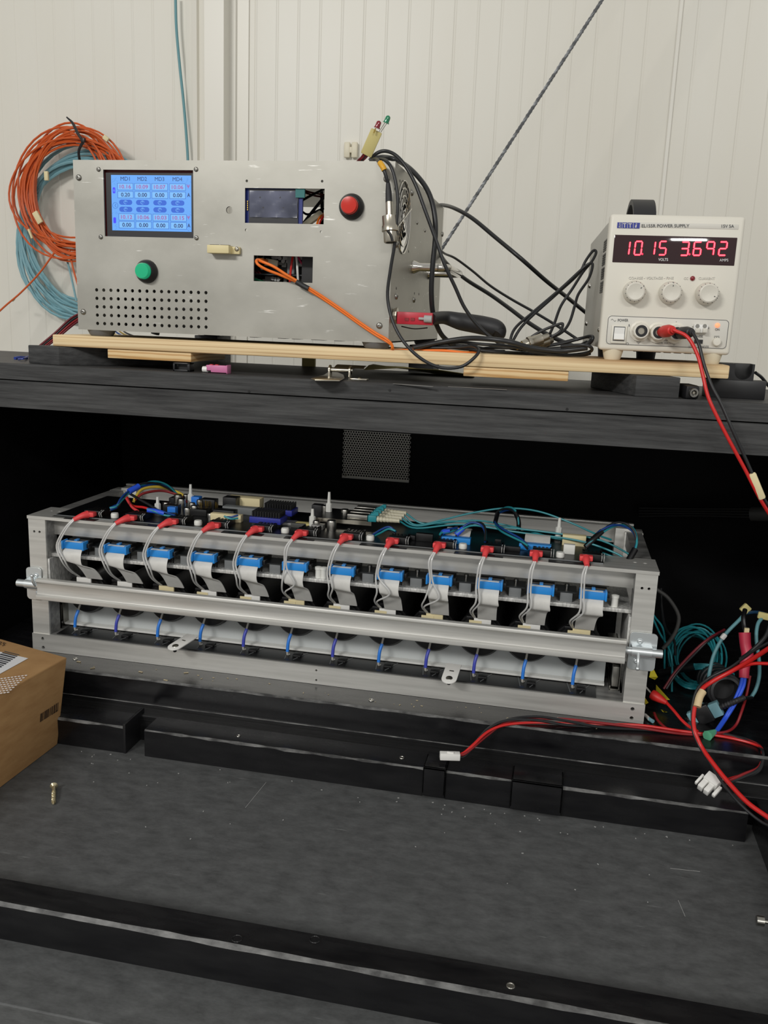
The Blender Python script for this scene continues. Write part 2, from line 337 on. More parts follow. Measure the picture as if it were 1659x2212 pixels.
MB().box(at(758, 324, YW-.008), (.006, .006, .012)).build('bridge', 'psu_foot', t, bev=.001)

# ================================================================== the black cabinet
SF = .995                       # front plane of the top shelf
z = lambda r: ZC+r
ZS, ZCR, ZSB = z(-.0681), z(-.0880), z(-.1228)
ZL, ZB, ZF = z(-.4687), z(-.5038), z(-.5392)
XL, XR = -.785, .36
cab = thing('black_cabinet', 'black painted wooden cabinet with open lower bay under a thick shelf', 'cabinet', (-.2, 1.1, 0))
YB = 1.47
# plinth down to the hall floor
MB().bb(-.95, .50, .56, 1.50, 0, ZF-.03).build('plinth', 'black_inner', cab)
def chamfer_board(name, x0, x1, y0, y1, z0, z1, m1, m2, ch=.0022, parent=cab, jag=.0006, step=.02):
    """board along x whose front top edge is worn: a chamfer with its own wear, slightly ragged"""
    mb = MB(); n = max(2, int((x1-x0)/step)); rnd = random.Random(int(abs(x0*1000+y0*7000)))
    rows = []
    for i in range(n+1):
        x = x0+(x1-x0)*i/n; c = ch+rnd.uniform(-jag, jag)
        rows.append([(x, y0, z0), (x, y0, z1-c), (x, y0+c, z1), (x, y1, z1), (x, y1, z0)])
    vs = [p for r in rows for p in r]; mb.add(vs, [])
    base = 0
    for i in range(n):
        for k in range(5):
            a, b2 = i*5+k, i*5+(k+1) % 5
            mb.f.append((a, b2, b2+5, a+5)); mb.m.append(1 if k == 1 else 0)
    mb.f.append((4, 3, 2, 1, 0)); mb.m.append(0); q = n*5; mb.f.append((q, q+1, q+2, q+3, q+4)); mb.m.append(0)
    return mb.build(name, [m1, m2], parent, smooth=False)
# shelf on top: board and rail below it, dark joint between
chamfer_board('shelf_board', -1.05, .42, SF, 1.285, ZCR+.0007, ZS, 'black_wood', 'black_wood_top', .0012, jag=.0004)
MB().bb(-1.05, .42, 1.0, 1.28, ZS, ZS+.0004).build('shelf_skin', 'black_wood_top', cab)
chamfer_board('shelf_rail', -1.05, .42, SF+.001, 1.035, ZSB, ZCR-.0009, 'black_wood', 'black_wood', .0010, jag=.0003)
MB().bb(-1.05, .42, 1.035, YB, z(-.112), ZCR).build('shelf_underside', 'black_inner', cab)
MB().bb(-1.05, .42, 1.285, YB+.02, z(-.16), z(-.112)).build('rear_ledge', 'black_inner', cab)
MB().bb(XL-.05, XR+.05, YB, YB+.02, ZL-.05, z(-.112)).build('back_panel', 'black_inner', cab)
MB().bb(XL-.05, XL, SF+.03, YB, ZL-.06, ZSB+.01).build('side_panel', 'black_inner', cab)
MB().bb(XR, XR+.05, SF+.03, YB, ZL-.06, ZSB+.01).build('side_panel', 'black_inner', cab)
# ledge, step and floor
yl = SF+.0037
chamfer_board('ledge_board', XL-.05, XR+.05, yl, YB, ZB-.004, ZL, 'black_gloss', 'edge_wear', .0024, jag=.0008)
YS = .9695
chamfer_board('ledge_lip', XL-.05, XR+.05, yl-.0022, yl, ZB-.0015, ZB+.0016, 'black_gloss', 'edge_wear', .0009, jag=.0003)
chamfer_board('step_board', XL-.05, XR+.05, YS, yl, ZF-.01, ZB-.0012, 'black_grain', 'black_gloss', .001)
MB().bb(XL-.05, .40, .530, yl, ZF-.03, ZF).build('floor_panel', 'floor_black', cab, bev=.0012, seg=1)
YR = .9306
def fx(p): return at(p, 0, YR).x if False else None
def beam_x(px, py): return atz(px, py, ZB).x
segs = [(XL-.05, beam_x(266, 1570)), (beam_x(311, 1577), beam_x(917, 1651)), (beam_x(966, 1660), beam_x(1106, 1676)), (beam_x(1217, 1690), beam_x(1612, 1742))]
for a, b2 in segs:
    chamfer_board('stop_rail', a, b2, YR, YS, ZF, ZB, 'black_gloss', 'edge_wear', .0022, jag=.001, step=.012)
# thin upright divider at the end of the first rail, brackets across the others
x = segs[0][1]
MB().bb(x, x+.0035, YR-.001, YS+.012, ZF, ZB+.004).build('divider', 'black_plastic', cab, bev=.0006)
def angle_cover(x0, x1, d, name):
    mb = MB(); mb.bb(x0, x1, YR-d-.003, YR-d, ZF+.003, ZB+.004); mb.bb(x0, x1, YR-d-.003, YS-.004, ZB+.001, ZB+.004)
    mb.bb(x0, x0+.002, YR-d-.003, YS-.01, ZF+.006, ZB+.004); mb.bb(x1-.002, x1, YR-d-.003, YS-.01, ZF+.006, ZB+.004)
    return mb.build(name, 'black_gloss', cab, bev=.0007)
angle_cover(segs[1][1]+.0005, segs[2][0]-.0005, .001, 'rail_bracket')
angle_cover(segs[2][1]+.0005, segs[3][0]-.0005, .003, 'rail_bracket')
# front stop beam and side rail
chamfer_board('front_beam', XL-.05, .40, .5955, .6265, ZF, ZB, 'black_gloss', 'edge_wear', .0030, jag=.0006)
MB().bb(.2444, .40, .63, YR+.03, ZF, ZB+.002).build('side_rail', 'black_gloss', cab, bev=.0015)
# recessed nuts in the front beam, and screw heads on rails
def ring_at(px, py, zz, r, name='screw_hole', m='steel'):
    p = atz(px, py, zz); mb = MB(); mb.torus(p+V((0, 0, .0003)), (0, 0, 1), r, .0006, 14, 6); mb.lathe([(0, r*.9), (.0002, r*.9)], p, (0, 0, 1), 14)
    return mb.build(name, [m], cab)
ring_at(512, 2028, ZB, .0042, m='black_gloss'); ring_at(680, 2030, ZB, .0042, m='black_gloss'); ring_at(1103, 2130, ZB, .003); ring_at(868, 1637, ZB, .0028); ring_at(802, 1513, ZL, .003); ring_at(163, 1424, ZL, .003); ring_at(515, 1590, ZB, .0022)
for a_, b_ in (((850, 829), (936, 835)), ((968, 835), (1095, 842))):
    p, q = atz(a_[0], a_[1], ZS+.0005), atz(b_[0], b_[1], ZS+.0005); MB().bar(p, q, .004, .0003).build('tape_line', 'alu_dull', cab)
for px, py in ((842, 843), (1225, 884), (538, 846)): p = at(px, py, SF); MB().lathe([(0, .0016), (.0004, .0016)], p, (0, -1, 0), 10).build('screw_hole', 'dark_plastic', cab)
# bolt in the side rail, reaching in from the right
p = at(1634, 1988, .715); mb = MB(); mb.cyl(p, p+V((.006, 0, 0)), .0042, n=14); mb.cyl(p+V((.006, 0, 0)), (.27, p.y, p.z), .0018, n=10)
mb.build('side_bolt', 'steel', cab)
MB().bb(.2444, .262, .63, .80, ZF, ZB+.004).build('side_block', 'black_inner', cab, bev=.001)
# ventilation grille on the back wall: real honeycomb
g0 = at(745, 925, YB-.004); g1 = at(881, 1038, YB-.004); gx0, gx1, gz0, gz1 = g0.x, g1.x, g1.z, z(-.125)
pt = (gx1-gx0)/25.0; mb = MB(); yy = YB-.005
row = 0; zc = gz0+pt*.55
while zc < gz1:
    for c in range(26):
        xc = gx0+pt*(c+(.5 if row % 2 else 0))
        if xc > gx1: continue
        ro = pt*.5774; ri = pt*.385; vs = []
        for k in range(6):
            a = math.radians(30+60*k); vs.append((xc+ro*math.cos(a), yy, zc+ro*math.sin(a)))
        for k in range(6):
            a = math.radians(30+60*k); vs.append((xc+ri*math.cos(a), yy, zc+ri*math.sin(a)))
        for k in range(6):
            a = math.radians(30+60*k); vs.append((xc+ri*math.cos(a), yy+.001, zc+ri*math.sin(a)))
        fs = []
        for k in range(6):
            j = (k+1) % 6; fs += [(k, j, 6+j, 6+k), (6+k, 6+j, 12+j, 12+k)]
        mb.add(vs, fs)
    zc += pt*.866; row += 1
gr = mb.build('ventilation_grille', 'grille', cab, smooth=False, flip=False); lab(gr, 'steel honeycomb ventilation grille')
MB().bb(gx0-.002, gx1+.002, yy-.0015, yy+.0015, gz0-.0035, gz0+.001).build('grille_edge', 'grille', cab, bev=.0004)
MB().torus((gx0+.004, yy-.002, gz0+.002), (0, 1, 0), .0022, .0007, 14, 6).build('grille_screw', 'steel', cab)
# flecks of sawdust and chips of paint on ledge and floor
mb = MB(); rnd = random.Random(3)
for k in range(34):
    px = rnd.uniform(150, 1350); py = 1416+.118*(px-150)+rnd.uniform(8, 24); p = atz(px, py, ZL)
    a = rnd.uniform(0, 3.1); L = rnd.choice([.0005, .0006, .0008, .0014]); M3 = Matrix.Rotation(a, 3, 'Z'); mb.box(p+V((0, 0, .0003)), (L*2, L*.8, .0005), M3)
for px, py in ((304, 1452), (358, 1470), (402, 1454), (200, 1444), (170, 1430)):
    p = atz(px, py, ZL); mb.box(p+V((0, 0, .0006)), (.006, .0016, .0008), Matrix.Rotation(rnd.uniform(-.4, .8), 3, 'Z'))
o = mb.build('sawdust_flecks', 'sawdust', cab); o['kind'] = 'stuff'
mb = MB()
for k in range(60):
    px = rnd.uniform(150, 1600); py = 1612+.145*(px-130)+rnd.uniform(0, 8)+(rnd.random()**3)*160; p = atz(px, py, ZF)
    if p.y < YR-.004: mb.box(p+V((0, 0, .0003)), (rnd.uniform(.0006, .0022), .0009, .0005), Matrix.Rotation(rnd.uniform(0, 3), 3, 'Z'))
for a, b2 in (((1448, 1876), (1512, 1883)), ((575, 1690), (530, 1745)), ((1465, 1945), (1480, 1980))):
    mb.bar(atz(a[0], a[1], ZF)+V((0, 0, .0002)), atz(b2[0], b2[1], ZF)+V((0, 0, .0002)), .00035, .0002)
o = mb.build('paint_chips', 'chip_white', cab); o['kind'] = 'stuff'

# ================================================================== things lying under and beside the plywood
# black blocks that carry the plywood
def block(corners, h, m, name, label, cat, group=None, bev=.001):
    lo = [V(c) for c in corners]; o = MB().hexa(lo+[c+V((0, 0, h)) for c in lo]).build(name, m, bev=bev); return tag(o, label, cat, group)
PB = z(-.0447)      # plywood underside
PT = z(-.0303)
a = atz(62, 784, ZS+.0005); b2 = atz(127, 789, ZS+.0005); c = V((b2.x+.12, b2.y+.13, ZS+.0005))
d = c-(b2-a)
block([a, b2, c, d], PB-ZS-.0008, 'black_wood', 'spacer_block', 'black wooden block under the left end of the plywood, chipped corner', 'block', 'spacer blocks')
a = atz(1371, 856, ZS+.0005); b2 = atz(1466, 861, ZS+.0005); dd = V((-.045, .12, 0))
block([a, b2, b2+dd, a+dd], PB-ZS-.0008, 'black_wood', 'spacer_block', 'black wooden block under the plywood below the power supply', 'block', 'spacer blocks')
MBp = MB()
ply = tag(MB().bb(-.634, .172, 1.016, 1.150, PB, PT).build('plywood_board', 'ply_edge', bev=.0016), 'long pale plywood board carrying the control box and power supply', 'board')
a = at(231, 752, 1.018); b2 = at(412, 764, 1.018)
tag(MB().bb(a.x, b2.x, 1.019, 1.13, PB-.0115, PB-.0003).build('pine_pad', 'pine', bev=.001), 'light pine pad under the left half of the plywood', 'pad', 'pine pads')
a = at(1001, 800, 1.018); b2 = at(1228, 810, 1.018)
tag(MB().bb(a.x, b2.x, 1.019, 1.13, PB-.0115, PB-.0003).build('pine_pad', 'pine', bev=.001), 'light pine pad under the right half of the plywood', 'pad', 'pine pads')
for xx, ln in ((-.585, 'left'), (-.225, 'right')):
    tag(MB().bb(xx-.02, xx+.02, 1.385, 1.445, z(-.1117), z(-.0318)).build('rear_prop', 'black_wood', bev=.001), 'black prop under the rear %s foot of the control box' % ln, 'prop', 'rear props')
# pieces seen in the gap under the plywood
o = MB().bb(at(655, 780, 1.275).x, at(682, 780, 1.275).x, 1.268, 1.276, ZS+.0005, ZS+.03).build('masking_strip', 'masking', bev=.0005); tag(o, 'olive masking tape strip standing behind the plywood gap', 'tape')
a = atz(870, 790, ZS+.001); tag(MB().sheet([[(a.x-.01+.05*j, 1.19+.03*i, ZS+.004+.006*math.sin(i+j)) for j in range(4)] for i in range(3)], .0006).build('tape_scrap', 'masking'), 'crumpled masking tape scrap on the shelf behind the plywood', 'tape')
# small parts on the shelf
p = atz(396, 802, ZS+.0004)
t = thing('black_clip', 'small black plastic clip lying on the shelf beside pink connector', 'clip', p)
mb = MB(); mb.bb(p.x-.011, p.x+.011, p.y-.006, p.y+.008, p.z, p.z+.0022); mb.bb(p.x-.011, p.x-.0085, p.y-.006, p.y+.008, p.z, p.z+.0105); mb.bb(p.x+.0075, p.x+.011, p.y-.006, p.y+.008, p.z, p.z+.0105); mb.bb(p.x-.011, p.x+.011, p.y-.006, p.y+.008, p.z+.0085, p.z+.0105); mb.build('body', 'black_plastic', t, bev=.0006)
MB().bb(p.x-.007, p.x+.006, p.y+.001, p.y+.003, p.z+.0022, p.z+.0085).build('insert', 'dark_plastic', t)
p = atz(468, 806, ZS+.0004)
t = thing('fibre_connector', 'pink duplex fibre connector with two white ferrule caps on the shelf', 'connector', p)
mb = MB(); mb.bb(p.x-.006, p.x+.0145, p.y-.004, p.y+.007, p.z+.001, p.z+.0095); mb.bb(p.x-.012, p.x-.005, p.y-.004, p.y+.0005, p.z+.003, p.z+.0095); mb.bb(p.x-.012, p.x-.005, p.y+.0025, p.y+.007, p.z+.003, p.z+.0095); mb.bb(p.x+.0145, p.x+.0155, p.y-.005, p.y+.008, p.z, p.z+.0105); mb.build('body', 'pink_plastic', t, bev=.0005)
for dy in (-.0015, .0045): MB().cyl((p.x-.017, p.y+dy, p.z+.004), (p.x-.011, p.y+dy, p.z+.004), .0036, n=16).build('cap', 'white_plastic', t)
for dx in (-.008, -.001): MB().bb(p.x+dx, p.x+dx+.004, p.y-.003, p.y+.001, p.z+.0085, p.z+.0105).build('latch', 'red_shell', t, bev=.0003)
# toggle latch with wire-cutter shaped lever
p = atz(722, 818, ZS+.0003)
t = thing('toggle_latch', 'steel toggle latch with pointed lever lying at the shelf edge', 'latch', p)
L = lambda px, py: atz(px, py, ZS+.0012)
prof = [L(671, 820), L(700, 812), L(712, 804), L(728, 806), L(742, 812), L(744, 819), L(734, 824), L(680, 823)]
MB().prism([q for q in prof], (0, 0, .0016)).build('lever', 'nickel', t, bev=.0004)
q = at(740, 806, 1.03)
for dx in (-.017, .008): mb = MB(); mb.lathe([(0, .0055), (.0022, .0055)], (q.x+dx, q.y+.002, ZS+.011), (1, 0, 0), 16); mb.bb(q.x+dx, q.x+dx+.0022, q.y-.0035, q.y+.0075, ZS+.0004, ZS+.011); mb.build('cheek', 'nickel', t, bev=.0003)
MB().cyl((q.x-.018, q.y+.002, ZS+.011), (q.x+.012, q.y+.002, ZS+.011), .0028, n=14).build('pin', 'steel', t)
mb = MB(); mb.sheet([[(q.x-.012+.012*j, q.y+.006+.008*i, ZS+.013+.0035*i-.001*i*i) for j in range(4)] for i in range(3)], .0012); mb.build('hook_plate', 'steel', t)
MB().bb(q.x+.008, q.x+.03, q.y-.002, q.y+.01, ZS+.0004, ZS+.002).build('base_plate', 'nickel', t, bev=.0004)
MB().ball((q.x+.02, q.y+.004, ZS+.0022), .0028, h=.6).build('rivet', 'nickel', t)
# banana socket lying by the block, black printed cradle, bits
p = atz(1478, 852, ZS+.0003)
t = thing('test_socket', 'black test lead socket lying beside the right spacer block', 'socket', p)
a = at(1474, 842, 1.03); b2 = at(1497, 848, 1.005)
MB().bar(a, b2, .016, .015).build('shell', 'black_plastic', t, bev=.003)
d = (b2-a).normalized(); MB().lathe([(0, .0052), (.004, .0048), (.004, .003), (.001, .003)], b2-d*.001, d, 16).build('collar', 'steel', t); MB().cyl(b2-d*.004, b2+d*.002, .0014).build('contact', 'nickel', t)
y0 = 1.055; q = at(1597, 843, y0); w0 = at(1525, 843, y0).x; w1 = at(1654, 845, y0).x
t = thing('printed_cradle', 'black plastic cradle with U-shaped notch behind the plywood end', 'cradle', (q.x, y0, ZS+.0004))
zb = ZS+.0004; h1 = at(1560, 812, y0).z; ht = at(1560, 784, y0).z
MB().bb(w0, w1, y0, y0+.03, zb, h1-.004).build('base', 'black_plastic', t, bev=.0008)
xa = at(1556, 800, y0).x; xb = at(1630, 800, y0).x; xc = at(1606, 800, y0).x; rr = at(1625, 800, y0).x-xc
arc = [(xc+rr*math.cos(a), h1+.006+rr*math.sin(a)) for a in [math.pi+math.pi*k/12 for k in range(13)]]
poly = [(xa, h1-.004), (xb, h1-.004), (xb, ht)] + [(xc+rr, ht)] + arc[::-1] + [(xc-rr, ht), (xa, ht)]
mb = MB(); mb.prism([V((u, y0, v)) for u, v in poly], (0, .022, 0)); mb.build('notched_upright', 'black_plastic', t, smooth=True)
MB().bb(xa, xb, y0+.012, y0+.03, h1-.004, ht).build('rear_wall', 'dark_plastic', t, bev=.0005)
o = MB().tube([at(1632, 805, y0+.01), at(1645, 815, 1.08), at(1659, 832, 1.09), at(1675, 850, 1.10), at(1690, 858, 1.09)], .0018).build('thin_cable', 'cable_black'); tag(o, 'thin black cable leaving the cradle at the right edge', 'cable')
mb = MB(); mb.tube([atz(32, 774, ZS+.002), atz(44, 772, ZS+.003), atz(58, 773, ZS+.002)], .0022, 6); mb.tube([atz(40, 776, ZS+.002), atz(52, 774, ZS+.004), atz(60, 770, ZS+.003)], .0013, 6); tag(mb.build('blue_scrap', 'blue_bit'), 'blue plastic scrap beside the left spacer block', 'scrap')

# ================================================================== control box
BY, BX0, BX1, BZ0, BZ1, BD = 1.026, -.6035, -.2066, z(-.0228), z(.1775), 1.42
box = thing('control_box', 'brushed aluminium control box with touch screen and round buttons', 'control box', (-.405, 1.2, PT))
B = lambda px, py: at(px, py, BY)
def U1(X, Y): return B(140+X/4.1475, 320+Y/4.1475)
def U2(X, Y): return B(500+X/3.318, 320+Y/3.318)
def hole_rect(p, q): return rect(p.x, q.x, q.z, p.z)
holes = []
lcd0, lcd1 = U1(333, 190), U1(1153, 803)
lcd0 = V((U1(343, 190).x, BY, U1(333, 192).z)); lcd1 = V((U1(1153, 800).x, BY, U1(700, 797).z))
holes.append(hole_rect(lcd0, lcd1))
w1a, w1b = U2(97, 285), U2(662, 546); holes.append(hole_rect(w1a, w1b))
w2a, w2b = U2(160, 768), U2(580, 966); holes.append(hole_rect(w2a, w2b))
for X, Y, r in ((1475, 555, .0042),): p = U1(X, Y); holes.append(circle(p.x, p.z, r, 20))
for X, Y in ((110, 235), (650, 237), (105, 587), (643, 600)): p = U2(X, Y); holes.append(circle(p.x, p.z, .0015, 12))
for i in range(16):
    for j in range(5):
        a, b2 = U1(285, 1270), U1(1265, 1612)
        holes.append(circle(a.x+(b2.x-a.x)*i/15, a.z+.0004*i*0+(b2.z-a.z)*j/4+(.0012*(i/15)), .0021, 12))
TH = .0025
vs, fs = curve_plate(rect(BX0, BX1, BZ0, BZ1), holes, TH)
mb = MB(); mb.add([(p.x, BY+TH/2+p.z, p.y) for p in vs], fs); fp = mb.build('front_panel', 'alu_panel', box, smooth=False)
# shell of the box
MB().bb(BX0, BX1, BY+TH, BD, BZ1-.0015, BZ1).build('top_panel', 'alu_panel', box)
MB().bb(BX0, BX0+.0015, BY+TH, BD, BZ0, BZ1-.0015).build('side_panel', 'alu_panel', box)
FC = atx(871, 470, BX1); FR = .041
vs, fs = curve_plate(rect(BY+TH, BD, BZ0, BZ1-.0015), [circle(FC.y, FC.z, FR, 40)], .0015)
mb = MB(); mb.add([(BX1-.00075+p.z, p.x, p.y) for p in vs], fs); mb.build('side_panel', 'alu_panel', box, smooth=False)
MB().bb(BX0, BX1, BY+TH, BD, BZ0, BZ0+.0015).build('bottom_panel', 'alu_dull', box)
MB().bb(BX0, BX1, BD-.0015, BD, BZ0, BZ0+.09).build('rear_panel', 'alu_dull', box)
# rubber feet
for x, y in ((BX0+.022, BY+.018), (BX1-.018, BY+.018), (BX0+.022, BD-.018), (BX1-.018, BD-.018)):
    back = y > 1.2; zl = z(-.0316) if back else PT
    MB().lathe([(0, .0125), (.0015, .0145), (BZ0-zl, .0175)], (x, y, zl), (0, 0, 1), 24).build('foot', 'grey_rubber', box)
# button-head screws of the panel
def screw(p, r, parent, axis=(0, -1, 0), m='steel', name='screw'):
    ax = V(axis); mb = MB(); mb.lathe([(0, r), (r*.35, r*.92), (r*.6, r*.6), (r*.62, r*.36), (r*.25, r*.36)], p, ax, 18)
    return mb.build(name, m, parent)
for X, Y in ((303, 190), (1176, 190), (323, 796), (1180, 804)): screw(U1(X, Y), .0028, box)
for X, Y in ((126, 264), (166, 1466)): screw(U1(X, Y), .0037, box)
for X, Y in ((1112, 220), (1060, 1272)): screw(U2(X, Y), .0038, box)
# touch screen module behind its window
d0 = BY+.004
scr = MB().bb(lcd0.x-.004, lcd1.x+.004, d0+.002, d0+.006, lcd1.z-.004, lcd0.z+.004).build('screen_board', 'pcb_red', box)
bz0, bz1 = U1(352, 215), U1(1152, 798)
MB().bb(bz0.x, lcd1.x+.003, d0-.0005, d0+.002, lcd1.z-.003, bz0.z).build('screen_bezel', 'bezel_black', scr)
s0, s1 = U1(402, 236), U1(1125, 748); SY = d0-.0009
MB().bb(s0.x, s1.x, SY, SY+.0006, s1.z, s0.z).build('display', 'lcd', scr)
sx = lambda X: s0.x+(X-402)/(1125-402)*(s1.x-s0.x)
szz = lambda Y: s0.z+(Y-236)/(748-236)*(s1.z-s0.z)
fnS = lambda yo: (lambda X, Y: V((sx(X), SY-yo, szz(Y))))
mb_box, mb_line, mb_dark, mb_red, mb_pill, mb_tab, mb_lt = MB(), MB(), MB(), MB(), MB(), MB(), MB()
cols = [(532, 1), (687, 2), (844, 3), (1004, 4)]
def frame(mb, x0, x1, y0, y1, th=3.5, yo=.0003):
    f = fnS(yo)
    vs = [f(x0, y0), f(x1, y0), f(x1, y1), f(x0, y1), f(x0+th, y0+th), f(x1-th, y0+th), f(x1-th, y1-th), f(x0+th, y1-th)]
    mb.add(vs, [(0, 1, 5, 4), (1, 2, 6, 5), (2, 3, 7, 6), (3, 0, 4, 7)])
vals = (('10.16', '10.09', '10.07', '10.06'), ('0.20', '0.00', '0.00', '0.00'), ('10.12', '10.06', '10.03', '10.15'), ('0.00',)*4)
rows = ((310, 374, 1), (384, 448, 0), (590, 654, 1), (662, 727, 0))
for ci, (cx, k) in enumerate(cols):
    put_text(mb_dark, 'MD%d' % k, fnS(.0003), cx-42, 288, cx+42, 252, bold=.0)
    for ri, (y0, y1, isred) in enumerate(rows):
        cc = cx+(6 if ri > 1 else 0)
        frame(mb_line, cc-73, cc+73, y0, y1)
        f = fnS(.0001); mb_box.add([f(cc-70, y0+3), f(cc+70, y0+3), f(cc+70, y1-3), f(cc-70, y1-3)], [(0, 1, 2, 3)])
        s = vals[ri][ci]; hw = 52 if len(s) == 5 else 41
        put_text(mb_red if isred else mb_dark, s, fnS(.0003), cc-hw, y1-14, cc+hw, y0+14, bold=.015)
    for py in (486, 551):
        f = fnS(.0002); poly = rrect(cx-60, cx+60, py-24, py+24, 23, 6); mb_pill.add([f(*q) for q in poly], [tuple(range(len(poly)))])
        f = fnS(.0005)
        n = 16; vs = []; fs = []
        for q in range(n+1):
            a = math.radians(-60+300*q/n)
            for r in (13, 17): vs.append(f(cx+r*math.sin(a+math.pi-.52+.0), py+r*math.cos(a+math.pi-.52)*1))
        fs = [(2*q, 2*q+1, 2*q+3, 2*q+2) for q in range(n)]; mb_lt.add(vs, fs)
        mb_lt.add([f(cx-2.5, py-17), f(cx+2.5, py-17), f(cx+2.5, py), f(cx-2.5, py)], [(0, 1, 2, 3)])
for Y0 in (335, 617): put_text(mb_red, 'V', fnS(.0003), 1088, Y0+18, 1112, Y0-18, bold=.02); f = fnS(.0004); mb_red.add([f(1086, Y0-6), f(1114, Y0-6), f(1114, Y0-1), f(1086, Y0-1)], [(0, 1, 2, 3)])
for Y0 in (412, 690): put_text(mb_dark, 'A', fnS(.0003), 1090, Y0+18, 1116, Y0-18, bold=.02)
f = fnS(.0003)
for y0, y1 in ((350, 405), (627, 682)): q = rrect(415, 440, y0, y1, 9, 4); MB().add([f(*k) for k in q], [tuple(range(len(q)))]).build('screen_tab', 'lcd_tab', scr, smooth=False, flip=False)
put_text(mb_lt, 'A', fnS(.0005), 421, 390, 435, 366)
n = 24; vs = [f(436+r*math.cos(2*math.pi*k/n), 517+r*1.12*math.sin(2*math.pi*k/n)) for k in range(n) for r in (23, 26)]
mb_line.add(vs, [(2*k, 2*k+1, (2*k+3) % (2*n), (2*k+2) % (2*n)) for k in range(n)])
mb_line.add([f(442, 502), f(446, 505), f(433, 517), f(429, 517)], [(0, 1, 2, 3)]); mb_line.add([f(429, 517), f(433, 517), f(446, 529), f(442, 532)], [(0, 1, 2, 3)])
# faint circuit tracery in the corners of the picture
rnd = random.Random(5)
for cx, cy in ((440, 270), (440, 300), (1080, 270), (1095, 300), (430, 590), (440, 710), (1095, 570), (1090, 735)):
    for k in range(3):
        x = cx+rnd.uniform(-20, 20); y = cy+rnd.uniform(-18, 18); d = rnd.choice((-1, 1)); Ln = rnd.uniform(10, 20)
        mb_line.add([f(x, y), f(x+1.6, y), f(x+Ln*d+1.6, y+Ln), f(x+Ln*d, y+Ln)], [(0, 1, 2, 3)])
for mb, mm in ((mb_box, 'lcd_box'), (mb_line, 'lcd_line'), (mb_dark, 'lcd_dark'), (mb_red, 'lcd_red'), (mb_pill, 'lcd_pill'), (mb_lt, 'lcd_box')):
    mb.build('screen_graphics', mm, scr, smooth=False, flip=False)
# second, dark display with wrinkled film
e0, e1 = U2(97, 285), U2(497, 546)
sd = MB().bb(e0.x-.003, e1.x, BY+.005, BY+.0085, e1.z-.003, e0.z+.001).build('display_board', 'pcb_blue', box)
g0, g1 = U2(118, 290), U2(470, 540)
MB().bb(g0.x, g1.x, BY+.0035, BY+.005, g1.z-.002, g0.z).build('display_body', 'bezel_black', sd)
a, b2 = U2(125, 302), U2(465, 498)
MB().sheet([[(a.x+(b2.x-a.x)*j/14, BY+.0030-.0008*math.sin(j*1.1+i*.7)*math.sin(i*.9), a.z+(b2.z-a.z)*i/8) for j in range(15)] for i in range(9)], .0003).build('protective_film', 'film', sd)
p = U2(488, 310); MB().box((p.x, BY+.0035, p.z), (.011, .003, .013)).build('tape_tab', 'teal_tape', sd)
mb = MB()
for k in range(5): p = U2(107, 378+k*15); mb.box((p.x, BY+.004, p.z), (.0012, .001, .0016))
mb.build('pads', 'brass', sd)
# wires seen through the upper window
def wires(path, r, m, name, parent=box, label=None):
    o = MB().tube(path, r, 8).build(name, m, parent); return o
Q = lambda X, Y, y: at(500+X/3.318, 320+Y/3.318, y)
wires([Q(470, 395, 1.06), Q(560, 345, 1.07), Q(650, 300, 1.09), Q(700, 270, 1.1)], .0015, 'cable_black', 'inner_wire')
wires([Q(500, 560, 1.09), Q(560, 480, 1.08), Q(640, 380, 1.07), Q(690, 320, 1.07)], .0018, 'cable_black', 'inner_wire')
wires([Q(480, 300, 1.07), Q(560, 330, 1.09), Q(620, 345, 1.09), Q(700, 350, 1.1)], .0012, 'wine_wire', 'inner_wire')
wires([Q(480, 285, 1.07), Q(560, 315, 1.09), Q(690, 340, 1.1)], .0011, 'red_dark', 'inner_wire')
wires([Q(500, 450, 1.09), Q(550, 475, 1.08), Q(640, 440, 1.08), Q(700, 430, 1.1)], .0014, 'cable_black', 'inner_wire')
wires([Q(645, 300, 1.12), Q(650, 420, 1.12), Q(648, 580, 1.12)], .0022, 'dark_plastic', 'inner_loom')
wires([Q(520, 560, 1.06), Q(570, 520, 1.06), Q(640, 470, 1.07)], .0044, 'sand_boot', 'inner_boot')
wires([Q(610, 560, 1.05), Q(625, 510, 1.06), Q(655, 470, 1.07)], .0014, 'orange_cable', 'inner_wire'); wires([Q(625, 565, 1.05), Q(640, 520, 1.06), Q(668, 480, 1.07)], .0012, 'red_wire', 'inner_wire')
# stack of boards behind the lower window and vent holes
x0, x1 = w2a.x-.03, w2b.x+.03
MB().bb(x0, x1, 1.070, 1.074, BZ0+.01, w2a.z+.03).build('inner_board', 'pcb_black', box)
MB().bb(x0, x1, 1.050, 1.070, U2(0, 885).z-.0015, U2(0, 885).z).build('inner_board', 'pcb_dark', box)
mb = MB(); rnd = random.Random(11)
for k in range(46):
    X = rnd.uniform(170, 575); Y = rnd.choice((785, 800, 830, 940, 955)); p = Q(X, Y+rnd.uniform(-6, 6), 1.066); mb.box(p, (rnd.uniform(.003, .009), .004, rnd.uniform(.003, .008)))
mb.build('inner_chips', 'inner_grey', box)
mb = MB()
for X, Y in ((305, 788), (325, 785), (350, 790), (385, 790), (405, 792), (375, 812), (410, 815), (500, 790), (505, 835), (480, 840), (300, 935), (320, 940), (340, 942), (228, 800), (225, 860)): mb.lathe([(0, .0024), (.003, .0024)], Q(X, Y, 1.062), (0, -1, 0), 10)
mb.build('inner_solder', 'chip_white', box)
MB().bar(Q(245, 815, 1.055), Q(335, 832, 1.058), .0085, .0085).build('inner_connector', 'sand_boot', box, bev=.001)
